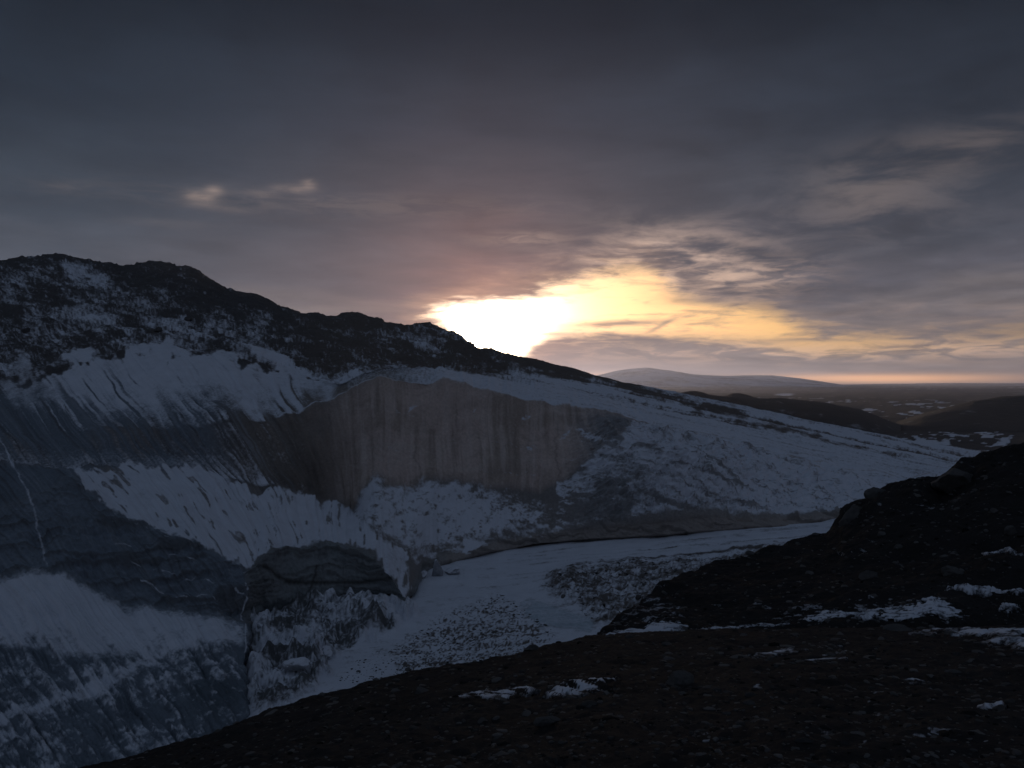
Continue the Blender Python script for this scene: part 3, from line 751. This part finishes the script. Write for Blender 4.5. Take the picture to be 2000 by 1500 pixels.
GROUND = (0.029, 0.027, 0.026)
def ground_tint(P, seed):
    x, y, z = (P[..., i].astype(np.float32) for i in range(3))
    n = fb(x / 0.9, y / 0.9, z / 0.9, 4, seed)[..., None]; m = fb(x / 6, y / 6, z / 6, 3, seed + 9)[..., None]
    return np.array(GROUND, np.float32) * (0.55 + n * 0.6 + m * 0.35)

def build_mound():
    us = np.linspace(-900, 2900, 1250)
    crest_v = line(us, [(-900, 1760), (-300, 1640), (0, 1555), (200, 1491), (400, 1433), (470, 1412), (540, 1393), (620, 1368), (700, 1346), (830, 1311), (1000, 1281), (1100, 1258), (1160, 1244), (1250, 1241), (1340, 1240),
                           (1400, 1236), (1750, 1231), (2000, 1230), (2900, 1226)], 14)
    crest_d = line(us, [(-900, 10), (0, 12), (200, 13), (540, 17), (830, 22), (1160, 27), (1400, 28), (1750, 27), (2000, 24), (2900, 22)], 40)
    cr = at(us, crest_v, crest_d)
    k = ss(us, 1120, 1240)[:, None]
    b1 = cr + (1 - k) * np.array([0, 6, -4.5]) + k * np.array([0, 5, -1.6])
    b2 = cr + (1 - k) * np.array([0, 22, -22.0]) + k * np.array([0, 12, -4.5])
    b3 = cr + (1 - k) * np.array([0, 30, -34.0]) + k * np.array([0, 16, -8.5])
    n2 = at(us, line(us, [(-900, 1780), (0, 1640), (400, 1555), (700, 1520), (1000, 1500), (2000, 1500), (2900, 1500)], 60), line(us, [(-900, 6.6), (0, 7.2), (400, 6.6), (1000, 6.0), (2900, 6.0)], 60))
    n3 = at(us, 1790 + 0 * us, 3.0 + 0 * us); n4 = at(us, 3300 + 0 * us, 1.0 + 0 * us)
    n5 = n3 * np.array([1, 0, 0]) + np.array([0, -1.0, -1.5]); n6 = n3 * np.array([6, 0, 0]) + np.array([0, -35.0, 1.0])
    P, band = lofted(us, [b3, b2, b1, cr, n2, n3, n4, n5, n6], [6, 14, 30, 330, 60, 30, 8, 20])
    # ease the near slope so that it is gently rounded
    P = gauss1(P, 5, 0)
    N = grid_normals(P); N = np.where(N[..., 2:3] < 0, -N, N)
    U = CU + P[..., 0] / np.maximum(P[..., 1], .3) * F; Vv = CV - P[..., 2] / np.maximum(P[..., 1], .3) * F
    smooth = P.copy()
    d = roughen(P, N, 200, [(3.5, 0.30, 3), (0.9, 0.16, 3), (0.28, 0.11, 3), (0.11, 0.045, 2)])
    smooth = smooth + N * (roughen(smooth, N, 200, [(3.5, 0.30, 3), (0.9, 0.16, 3)]) + 0.012)[..., None] * np.clip(P[..., 1:2] / 5, 0.15, 1)
    P = P + N * d[..., None] * np.clip(P[..., 1:2] / 5, 0.15, 1)
    faces = grid_faces(len(P), len(us), flip=True)
    tint = ground_tint(P, 220)
    u, v = U.astype(np.float32), Vv.astype(np.float32)
    fl = fb(u / 26, v / 4.5, oct=4, seed=231); fl2 = fb(u / 160, v / 40, oct=2, seed=232)
    s = 0.04 + ss(fl + (fl2 - 0.5) * 0.5, 0.76, 0.92) * 0.5 * ss(u, 900, 1400)
    o = sub_grid('ground', P, faces, M_MOR, {'snow': s.astype(np.float32), 'tint': tint}); tag(o, 'dark stony ground of the moraine mound in the foreground', 'ground', kind='structure')
    return dict(P=P, S=smooth, N=N, U=U, V=Vv, faces=faces, rows=(50, 440))
MO = build_mound()
print('mound', round(time.time() - T0, 1))

def build_hill():
    us = np.linspace(1060, 2900, 900)
    sv = line(us, [(1060, 1300), (1100, 1278), (1130, 1256), (1160, 1237), (1210, 1201), (1250, 1176), (1310, 1146), (1350, 1121), (1420, 1090), (1462, 1080), (1500, 1066), (1560, 1050), (1615, 1040), (1638, 1026), (1643, 1004), (1660, 993),
                      (1676, 985), (1700, 966), (1720, 954), (1740, 944), (1780, 932), (1838, 930), (1850, 917), (1875, 902), (1900, 890), (1960, 868), (2000, 856), (2200, 800), (2900, 640)], 1.5)
    sd = line(us, [(1060, 27), (1160, 33), (1350, 48), (1620, 58), (1835, 58), (2000, 55), (2900, 50)], 20)
    sk = at(us, sv, sd)
    md = at(us, line(us, [(1060, 1310), (1160, 1243), (1350, 1185), (1620, 1125), (1835, 1080), (2000, 1050), (2900, 930)], 30), line(us, [(1060, 27), (1160, 32), (1350, 40), (1620, 43), (1835, 42), (2000, 41), (2900, 38)], 20))
    ft = at(us, line(us, [(1060, 1320), (1130, 1266), (1200, 1256), (1300, 1246), (1500, 1228), (1750, 1217), (2000, 1216), (2900, 1216)], 20), line(us, [(1060, 26.5), (1130, 29.5), (1300, 33), (1500, 34), (1750, 32), (2000, 30), (2900, 28)], 20))
    f2 = ft + np.array([0, -2.5, -1.2]); f3 = ft + np.array([0, -5, -4.0])
    b1 = sk + np.array([0, 5, -3.5]); b2 = sk + np.array([0, 25, -25.0])
    P, band = lofted(us, [b2, b1, sk, md, ft, f2, f3], [8, 20, 190, 120, 30, 6])
    P = gauss1(P, 3, 0)
    N = grid_normals(P); N = np.where(N[..., 2:3] < 0, -N, N)
    U = CU + P[..., 0] / P[..., 1] * F; Vv = CV - P[..., 2] / P[..., 1] * F
    u, v = U.astype(np.float32), Vv.astype(np.float32)
    crag = pm(u, v, [(1640, 1030), (1640, 990), (1740, 930), (1850, 925), (1900, 880), (2000, 850), (2100, 830), (1990, 900), (1850, 965), (1740, 1000), (1680, 1025)], 14)
    hol = np.exp(-(((u - 1775) / 45) ** 2 + ((v - 1080) / 12) ** 2)) + 1.2 * np.exp(-(((u - 1930) / 60) ** 2 + ((v - 1062) / 14) ** 2)) + 1.3 * np.exp(-(((u - 1855) / 45) ** 2 + ((v - 955 + (u - 1855) * 0.5) / 14) ** 2))
    smooth = P.copy()
    d = roughen(P, N, 300, [(9.0, 1.1, 4), (2.2, 0.5, 3), (0.7, 0.30, 3), (0.3, 0.10, 2)]) + (fb(P[..., 0] / 2.5, P[..., 1] / 2.5, P[..., 2] / 1.5, 4, 311) - 0.5) * 1.4 * crag - hol * 0.8
    P = P + N * d[..., None]
    smooth = smooth + N * (roughen(smooth, N, 300, [(9.0, 1.1, 4), (2.2, 0.5, 3)]) - hol * 0.8)[..., None]
    faces = grid_faces(len(P), len(us), flip=True)
    fl = fb(u / 20, v / 3.2, oct=4, seed=331, gain=0.6); fl2 = fb(u / 140, v / 30, oct=2, seed=332)
    low = np.exp(-((v - 1195) / 22) ** 2)
    s = 0.04 + ss(fl + (fl2 - 0.5) * 0.5 + low * 0.14, 0.72, 0.92) * 0.45
    o = sub_grid('moraine_hill', P, faces, M_MOR, {'snow': s.astype(np.float32), 'tint': ground_tint(P, 320)}); tag(o, 'dark gravel moraine hill rising on the right', 'moraine hill', kind='structure')
    return dict(P=P, S=smooth, N=N, U=U, V=Vv, faces=faces, rows=(28, 370))
HI = build_hill()
print('hill', round(time.time() - T0, 1))

# ------------------------------------------------------------------ snow lying on the moraine: each patch its own low drift
def snow_patch(G, pts, label, thick=0.12, rag=1.0, gap=0.45):
    r0, r1 = G['rows']
    u, v = G['U'][r0:r1].astype(np.float32), G['V'][r0:r1].astype(np.float32)
    wu = (fb(u / 14, v / 3.5, oct=4, seed=401, gain=0.6) - 0.5) * 46 * rag; wv = (fb(u / 22, v / 3, oct=4, seed=402, gain=0.6) - 0.5) * 15 * rag
    sd = poly_sd(u + wu, v + wv, pts)
    keep = sd > -5
    h = thick * (np.clip(sd / 7.0, -1, 1)) + 0.02 - thick * 1.5 * ss(fb(u / 34, v / 1.8, oct=3, seed=403, gain=0.6), 0.56, 0.70)
    P = G['S'][r0:r1] + G['N'][r0:r1] * h[..., None]
    # the rim curls down into the stones, so the drift is closed against the ground
    P = np.where((sd < -1.5)[..., None], G['S'][r0:r1] - G['N'][r0:r1] * (thick * 0.5 + 0.03), P)
    nr, nc = u.shape
    f = grid_faces(nr, nc, flip=True)
    f = f[keep.ravel()[f].all(1)]
    if len(f) == 0: return None
    g1, g2 = fb(u / 44, v / 1.7, oct=3, seed=403, gain=0.6), fb(u / 9, v / 2.0, oct=3, seed=405, gain=0.62)
    sn = (0.36 + 0.64 * ss(sd, -1, 6)) * (1 - gap * ss(g1, 0.50, 0.62)) * (1 - 0.4 * ss(g2, 0.55, 0.75))
    o = sub_grid('snow_patch', P, f, M_MOR, {'snow': np.clip(sn, 0, 1), 'tint': np.zeros(u.shape + (3,), np.float32) + np.array(GROUND, np.float32)})
    return tag(o, label, 'snow patch', 'snow patches on the dark moraine')

snow_patch(HI, [(1545, 1214), (1620, 1203), (1700, 1199), (1790, 1194), (1822, 1178), (1850, 1186), (1895, 1207), (1870, 1212), (1740, 1217), (1600, 1219)], 'widest snow drift, along the foot of the right hand dark hill')
snow_patch(HI, [(1148, 1250), (1200, 1234), (1250, 1230), (1292, 1217), (1330, 1224), (1362, 1234), (1300, 1243), (1200, 1252)], 'ragged snow drift at the left end of the hill foot, above the riverbed')
snow_patch(HI, [(1350, 1236), (1420, 1226), (1470, 1222), (1540, 1220), (1540, 1224), (1460, 1230), (1380, 1240)], 'thin snow line joining the two big drifts at the hill foot', 0.2)
snow_patch(HI, [(1908, 1083), (1940, 1088), (1975, 1081), (1990, 1094), (2004, 1106), (1985, 1104), (1962, 1094), (1930, 1099)], 'small forked snow patch in a hollow high on the right hill', 0.2, 0.5)
snow_patch(HI, [(1842, 1162), (1900, 1155), (2010, 1157), (2010, 1164), (1930, 1167), (1860, 1168)], 'narrow snow band above the widest drift at the right edge', 0.2)
snow_patch(HI, [(1745, 1096), (1764, 1101), (1760, 1104), (1745, 1100)], 'tiny left sliver of snow under a dark hollow on the hill', 0.15, 0.4)
snow_patch(HI, [(1798, 1100), (1808, 1095), (1806, 1101)], 'tiny right sliver of snow under a dark hollow on the hill', 0.15, 0.4)
snow_patch(HI, [(1955, 1185), (1985, 1182), (1998, 1195), (1970, 1202), (1950, 1196)], 'broken snow patch right of the widest drift', 0.2)
snow_patch(MO, [(1775, 1239), (1850, 1235), (1930, 1237), (2020, 1236), (2020, 1249), (1940, 1250), (1860, 1245)], 'long smooth snow streak on the mound at the right edge', 0.12, 0.5)
snow_patch(MO, [(1905, 1264), (1960, 1257), (2020, 1258), (2020, 1280), (1960, 1272)], 'short snow patch just below the long streak at the right edge', 0.10, 0.6)
snow_patch(MO, [(835, 1372), (900, 1359), (960, 1350), (1025, 1345), (1055, 1350), (990, 1361), (900, 1369)], 'long thin split snow streak on the near dark mound', 0.04, 0.8, 0.95)
snow_patch(MO, [(1055, 1359), (1110, 1343), (1200, 1331), (1216, 1335), (1160, 1351), (1090, 1361)], 'bright wedge of snow in the middle of the near mound', 0.04, 0.8, 0.95)
snow_patch(MO, [(1435, 1288), (1480, 1281), (1530, 1276), (1578, 1274), (1574, 1279), (1500, 1286)], 'slim upper snow sliver on the mound below the drifts', 0.07, 0.4)
snow_patch(MO, [(1600, 1268), (1645, 1265), (1645, 1268), (1602, 1271)], 'very short snow dash right of the slim upper sliver', 0.07, 0.4)
snow_patch(MO, [(1560, 1295), (1600, 1290), (1655, 1288), (1650, 1293), (1590, 1298)], 'slim lower snow sliver on the mound below the short dash', 0.07, 0.4)
snow_patch(MO, [(1762, 1333), (1790, 1328), (1808, 1331), (1790, 1336)], 'little snow dash alone on the dark right foreground', 0.06, 0.4)
snow_patch(MO, [(1898, 1397), (1925, 1384), (1968, 1378), (1962, 1390), (1935, 1402)], 'nearest snow patch, beside stones at the lower right', 0.07, 0.6)
print('patches', round(time.time() - T0, 1))

# ------------------------------------------------------------------ stones
def icos(sub):
    t = (1 + 5 ** 0.5) / 2
    V = [(-1, t, 0), (1, t, 0), (-1, -t, 0), (1, -t, 0), (0, -1, t), (0, 1, t), (0, -1, -t), (0, 1, -t), (t, 0, -1), (t, 0, 1), (-t, 0, -1), (-t, 0, 1)]
    V = [np.array(v) / np.linalg.norm(v) for v in V]
    Fc = [(0, 11, 5), (0, 5, 1), (0, 1, 7), (0, 7, 10), (0, 10, 11), (1, 5, 9), (5, 11, 4), (11, 10, 2), (10, 7, 6), (7, 1, 8), (3, 9, 4), (3, 4, 2), (3, 2, 6), (3, 6, 8), (3, 8, 9), (4, 9, 5), (2, 4, 11), (6, 2, 10), (8, 6, 7), (9, 8, 1)]
    for _ in range(sub):
        mid = {}; F2 = []
        def m(a, b):
            k = (min(a, b), max(a, b))
            if k not in mid:
                p = V[a] + V[b]; V.append(p / np.linalg.norm(p)); mid[k] = len(V) - 1
            return mid[k]
        for a, b, c in Fc:
            ab, bc, ca = m(a, b), m(b, c), m(c, a); F2 += [(a, ab, ca), (b, bc, ab), (c, ca, bc), (ab, bc, ca)]
        Fc = F2
    return np.array(V), np.array(Fc)
rng = np.random.default_rng(7)

def rock_shape(V, seed, facets=9):
    """a stone: sphere cut by random planes, then roughened"""
    r = np.random.default_rng(seed); W = V.copy()
    for _ in range(facets):
        n = r.normal(size=3); n /= np.linalg.norm(n); c = r.uniform(0.45, 0.85)
        d = W @ n; W = W - np.where(d > c, (d - c), 0)[:, None] * n
    d = (fb((W[:, 0] + seed) * 2.2, W[:, 1] * 2.2, W[:, 2] * 2.2, 3, seed) - 0.5) * 0.25
    return W * (1 + d)[:, None]

def rotz(a): c, s = math.cos(a), math.sin(a); return np.array([[c, -s, 0], [s, c, 0], [0, 0, 1]])

def lookup(G, u, v):
    r0, r1 = G['rows']; d = (G['U'][r0:r1] - u) ** 2 + (G['V'][r0:r1] - v) ** 2
    i, j = np.unravel_index(np.argmin(d), d.shape); return G['P'][r0 + i, j]

def stones(name, G, n, sizes, label, cat, mat, seed, reg, flat=(0.45, 0.8)):
    """a spread of small stones as one mesh"""
    r = np.random.default_rng(seed); V0, F0 = icos(1); shapes = [rock_shape(V0, seed + i, 7) for i in range(8)]
    r0, r1 = G['rows']; U, Vv, P = G['U'][r0:r1], G['V'][r0:r1], G['P'][r0:r1]
    w = np.zeros(U.shape); w[reg(U, Vv)] = 1
    # weigh by the area each grid cell covers as seen, so the spread is even
    cell = np.abs(np.gradient(U, axis=1) * np.gradient(Vv, axis=0)); w *= np.clip(cell, 0, 50)
    idx = r.choice(w.size, size=n, p=(w / w.sum()).ravel())
    Pp = P.reshape(-1, 3)[idx]; size = np.exp(r.normal(math.log(sizes[0]), sizes[1], n)) * Pp[:, 1] / F
    VV = []; FF = []
    for i in range(n):
        s = size[i]; q = shapes[r.integers(8)] * np.array([r.uniform(0.8, 1.6), r.uniform(0.7, 1.1), r.uniform(*flat)]) * s
        VV.append(q @ rotz(r.uniform(0, 6.28)).T + Pp[i] + np.array([0, 0, -0.1 * s])); FF.append(F0 + i * len(V0))
    o = mesh_obj(name, np.concatenate(VV), np.concatenate(FF), mat, smooth=False)
    return tag(o, label, cat, kind='stuff')

inpic = lambda lo: (lambda U, V: (V < 1560) & (V > lo) & (U > -60) & (U < 2060))
stones('gravel', MO, 6500, (3.2, 0.55), 'loose dark stones strewn over the near moraine mound', 'gravel', M_ROCK, 500, inpic(1200))
stones('gravel', MO, 420, (7.0, 0.4), 'larger angular stones lying among the gravel of the near mound', 'gravel', M_ROCK, 510, inpic(1255), (0.35, 0.6))
stones('gravel', HI, 3200, (2.6, 0.5), 'loose dark stones strewn over the right hand moraine hill', 'gravel', M_ROCK, 520, inpic(800))
FG = dict(P=FP[0], U=FP[1], V=FP[2], rows=(0, FP[0].shape[0]))
def reg_bar(U, V):
    n = fb(U.astype(np.float32) / 60, V.astype(np.float32) / 20, oct=3, seed=540)
    a = pm(U.astype(np.float32), V.astype(np.float32), [(1070, 1150), (1200, 1112), (1450, 1086), (1420, 1120), (1230, 1200), (1165, 1215)], 20) > 0.3
    b = pm(U.astype(np.float32), V.astype(np.float32), [(800, 1250), (900, 1195), (975, 1170), (1080, 1240), (1000, 1300), (760, 1340), (640, 1370), (700, 1300)], 30) > 0.3
    return (a | (b & (n > 0.46)))
stones('rubble', FG, 1700, (1.2, 0.55), 'dark stones scattered on the snowy riverbed', 'rubble', M_ROCK, 560, reg_bar)

def single_rock(name, G, u, v, w, h, label, cat, mat, seed, group, dp=None, sub=4, sink=0.25, facets=11, rot=None):
    V0, F0 = icos(sub); W = rock_shape(V0, seed, facets)
    p = lookup(G, u, v); s = p[1] / F
    W = W * np.array([w * s * 0.62, (dp or w * 0.7) * s * 0.62, h * s * 0.75])
    if rot is not None: W = W @ rotz(rot).T
    x, y, z = W.T; W = W + (W / np.linalg.norm(W, axis=1, keepdims=True)) * ((fb(x / (w * s * .13) + seed, y / (w * s * .13), z / (w * s * .13), 3, seed) - 0.5) * 0.06 * w * s)[:, None]
    o = mesh_obj(name, W, F0, mat); o.location = Vector(p) + Vector((0, 0, (0.5 - sink) * h * s))
    return tag(o, label, cat, group)
RB = 'boulders on the dark moraine'
single_rock('boulder', HI, 1664, 1015, 50, 46, 'jutting dark boulder at the lip of the right hill, against the snow', 'boulder', M_ROCK, 11, RB, sink=0.35)
single_rock('boulder', HI, 1706, 968, 44, 30, 'dark craggy rock just above the jutting boulder on the hill edge', 'boulder', M_ROCK, 12, RB, sink=0.55)
single_rock('boulder', HI, 1870, 930, 90, 40, 'broad black rock on the upper skyline of the right hill', 'boulder', M_ROCK, 13, RB, sink=0.62)
single_rock('boulder', HI, 1462, 1084, 16, 10, 'small dark boulder on the hill skyline beside the stony riverbed', 'boulder', M_ROCK, 14, RB)
single_rock('boulder', HI, 1700, 1140, 34, 16, 'flat pale brown stone low on the right hill, left of two', 'boulder', M_ROCK, 15, RB)
single_rock('boulder', HI, 1858, 1132, 44, 20, 'rounded brownish stone above the narrow snow band', 'boulder', M_ROCK, 16, RB)
single_rock('boulder', HI, 1972, 1036, 26, 16, 'lone light stone near the right edge of the hill', 'boulder', M_ROCK, 17, RB)
single_rock('boulder', HI, 1942, 1002, 14, 11, 'small upright stone high on the right hill', 'boulder', M_ROCK, 18, RB)
single_rock('boulder', MO, 1325, 1345, 52, 30, 'largest half buried boulder on the near mound', 'boulder', M_ROCK, 19, RB)
single_rock('boulder', MO, 1068, 1412, 44, 18, 'low wide boulder near the bottom centre of the mound', 'boulder', M_ROCK, 20, RB)
single_rock('boulder', MO, 1035, 1262, 26, 11, 'dark boulder on the mound skyline over the pebbly riverbed', 'boulder', M_ROCK, 21, RB)
single_rock('boulder', MO, 1752, 1236, 46, 14, 'flat dark boulder at the left end of the long snow streak', 'boulder', M_ROCK, 22, RB)
single_rock('boulder', MO, 1955, 1400, 22, 16, 'dark stone touching the nearest snow patch', 'boulder', M_ROCK, 23, RB)
HG = dict(P=GP[0], U=GP[1], V=GP[2], rows=(20, GP[0].shape[0]))
single_rock('boulder', HG, 50, 652, 16, 10, 'dark boulder on the speckled slope at the far left edge', 'boulder', M_ROCK, 41, RB)
single_rock('boulder', HG, 308, 651, 15, 11, 'brownish boulder in the snow patch under the second hilltop', 'boulder', M_ROCK, 42, RB)
single_rock('boulder', HG, 365, 632, 16, 8, 'flat dark boulder at the upper edge of the hillside snow patch', 'boulder', M_ROCK, 43, RB)
single_rock('boulder', HG, 448, 687, 12, 8, 'dark boulder above the streaked snow field, left of the snow tongue', 'boulder', M_ROCK, 44, RB)
IB = 'fallen blocks of glacier ice'
single_rock('ice_block', FG, 852, 1128, 26, 34, 'tall pale ice block leaning at the foot of the cliff', 'ice block', M_BLOCK, 31, IB, facets=16, sink=0.2)
single_rock('ice_block', FG, 885, 1126, 30, 16, 'flat dark sided ice block right of the tall leaning one', 'ice block', M_BLOCK, 32, IB, facets=16)
single_rock('ice_block', FG, 826, 1132, 18, 16, 'small ice block left of the tall leaning one', 'ice block', M_BLOCK, 33, IB, facets=16)
single_rock('ice_block', FG, 788, 1160, 18, 22, 'white ice chunk at the nose of the dark layered ice wall', 'ice block', M_BLOCK, 34, IB, facets=16)
single_rock('ice_block', FG, 632, 1290, 26, 26, 'rounded ice block at the edge of the fallen ice rubble', 'ice block', M_BLOCK, 35, IB, facets=10)
single_rock('ice_block', FG, 512, 1265, 26, 34, 'ice block wedged under the crack at the rubble top', 'ice block', M_BLOCK, 36, IB, facets=10)
single_rock('ice_block', FG, 580, 1338, 44, 22, 'long low ice block at the bottom of the rubble pile', 'ice block', M_BLOCK, 37, IB, facets=10)
print('stones', round(time.time() - T0, 1))

# ------------------------------------------------------------------ plain to the horizon, far hills
ZP = -46.0
def build_plain():
    a_in = np.linspace(-37, 37, 620); a_out = np.linspace(37, 323, 60)[1:-1]
    az = np.radians(np.concatenate([a_in, a_out])); az = np.concatenate([az, az[:1] + 2 * math.pi])
    inv = np.linspace(1 / 200.0, 1 / 24500.0, 240); rr = np.concatenate([[1.0, 60.0], 1 / inv])
    A, Rr = np.meshgrid(az, rr)
    X, Y = Rr * np.sin(A), Rr * np.cos(A)
    x, y = X.astype(np.float32), Y.astype(np.float32)
    Z = ZP + (fb(x / 900, y / 900, oct=4, seed=601) - 0.5) * 22 * np.clip(Rr / 2500, 0, 1) * (1 - ss(Rr, 15000, 30000)) + (fb(x / 60, y / 60, oct=4, seed=602) - 0.5) * 7 * (1 - ss(Rr, 3000, 8000))
    Z = np.where(Rr < 100, ZP - 4, Z)
    lr = np.log(np.maximum(Rr, 1)).astype(np.float32); a = A.astype(np.float32)
    n1 = fb(a * 60, lr * 16, oct=4, seed=611); n2 = fb(a * 170, lr * 50, oct=3, seed=612)
    calm = 1 - 0.85 * ss(Rr, 1300, 3000)
    far = ss(lr, math.log(1800), math.log(9000))
    s = 0.10 + ss(n1 * 0.6 + n2 * 0.4, 0.53, 0.64) * 0.85 * (0.5 + 0.5 * ss(Rr, 500, 900)) * calm + far * 0.22 + (n2 - 0.5) * 0.3 * calm
    a0, r0 = math.atan((1532 - CU) / F), 3200.0
    s = np.maximum(s, np.exp(-((a - a0) / 0.012) ** 2 - ((lr - math.log(r0)) / 0.12) ** 2) * 1.1)
    tint = np.zeros(x.shape + (3,), np.float32) + np.array((0.055, 0.047, 0.041), np.float32)
    o = sub_grid('plain', np.stack([X, Y, Z], -1), grid_faces(*A.shape), M_FAR, {'snow': np.clip(s, 0, 1), 'tint': tint})
    tag(o, 'dark tundra plain with snow streaks reaching to the horizon', 'plain', kind='structure')
build_plain()

def far_hill(name, sky_pts, d, front, back, snow, label, seed, rough, nr=60, zb=ZP - 6, tint=(0.050, 0.043, 0.038)):
    us = np.linspace(sky_pts[0][0], sky_pts[-1][0], 420)
    top = at(us, line(us, sky_pts, 5), d + 0 * us)
    fr = at(us, CV + 0 * us, d - front + 0 * us); fr[:, 2] = zb
    bk = at(us, CV + 0 * us, d + back + 0 * us); bk[:, 2] = zb
    t = np.linspace(0, 1, nr)[:, None, None]; e = np.sin(t * math.pi / 2) ** 1.3
    P = np.concatenate([bk * (1 - t) + top * t, (top * (1 - t) + fr * t)[1:]])
    zz = np.concatenate([zb + (top[:, 2] - zb) * e[:, :, 0], (zb + (top[:, 2] - zb) * e[::-1, :, 0])[1:]]); P[..., 2] = zz
    x, y = P[..., 0].astype(np.float32), P[..., 1].astype(np.float32)
    L = front / 4
    h = np.clip((P[..., 2] - zb) / (P[..., 2].max() - zb), 0, 1)
    P[..., 2] += (fb(x / L, y / L, oct=5, seed=seed) - 0.5) * rough * h
    n = fb(x / (L * 0.5), y / (L * 0.5), oct=4, seed=seed + 5); n2 = fb(x / (L * .12), y / (L * .25), oct=3, seed=seed + 6)
    s = snow + (n - 0.5) * 0.6 + (n2 - 0.5) * 0.4
    o = sub_grid(name, P, grid_faces(*x.shape, flip=True), M_FAR, {'snow': np.clip(s, 0, 1), 'tint': np.zeros(x.shape + (3,), np.float32) + np.array(tint, np.float32)})
    return tag(o, label, 'hill', kind='structure')
far_hill('hill', [(1240, 830), (1300, 780), (1338, 771), (1355, 769), (1400, 777), (1418, 778), (1430, 773), (1446, 775), (1480, 782), (1560, 785), (1620, 791), (1680, 803), (1720, 820), (1760, 836)], 800, 150, 150, 0.14,
         'low dark hummocky hill behind the glacier slope', 701, 7)
far_hill('hill', [(1740, 835), (1800, 813), (1850, 800), (1900, 787), (1950, 780), (2000, 777), (2100, 775), (2300, 800)], 900, 180, 200, 0.10, 'dark rounded hill at the right edge of the plain', 711, 7)
far_hill('mountain', [(1000, 762), (1100, 751), (1165, 738), (1210, 729), (1265, 723), (1310, 728), (1350, 735), (1410, 738), (1460, 737), (1510, 736), (1560, 742), (1610, 750), (1650, 756), (1700, 758)], 13000, 3500, 4000, 0.66,
         'pale snowy mountain on the horizon', 721, 60)
far_hill('ridge', [(1560, 757), (1700, 754), (1850, 752.5), (2000, 752.5), (2300, 754)], 19500, 3500, 3500, 0.4, 'long flat ridge on the right horizon', 731, 20)

# ------------------------------------------------------------------ the air between here and the horizon
def build_haze():
    m = bpy.data.materials.new('haze_air'); m.use_nodes = True; nt = m.node_tree; nt.nodes.clear()
    out = nt.nodes.new('ShaderNodeOutputMaterial'); pv = nt.nodes.new('ShaderNodeVolumePrincipled')
    pv.inputs['Color'].default_value = (0.70, 0.76, 1.0, 1); pv.inputs['Density'].default_value = 4.5e-5; pv.inputs['Anisotropy'].default_value = 0.62
    nt.links.new(pv.outputs[0], out.inputs['Volume'])
    a = 25500.0; z0, z1 = -90.0, 330.0
    V = [(-a, -a, z0), (a, -a, z0), (a, a, z0), (-a, a, z0), (-a, -a, z1), (a, -a, z1), (a, a, z1), (-a, a, z1)]
    Fq = [(0, 3, 2, 1), (4, 5, 6, 7), (0, 1, 5, 4), (1, 2, 6, 5), (2, 3, 7, 6), (3, 0, 4, 7)]
    o = mesh_obj('haze', np.array(V), np.array(Fq), m, smooth=False); tag(o, 'thin evening haze over the far plain', 'haze', kind='stuff')
build_haze()
print('done', round(time.time() - T0, 1))
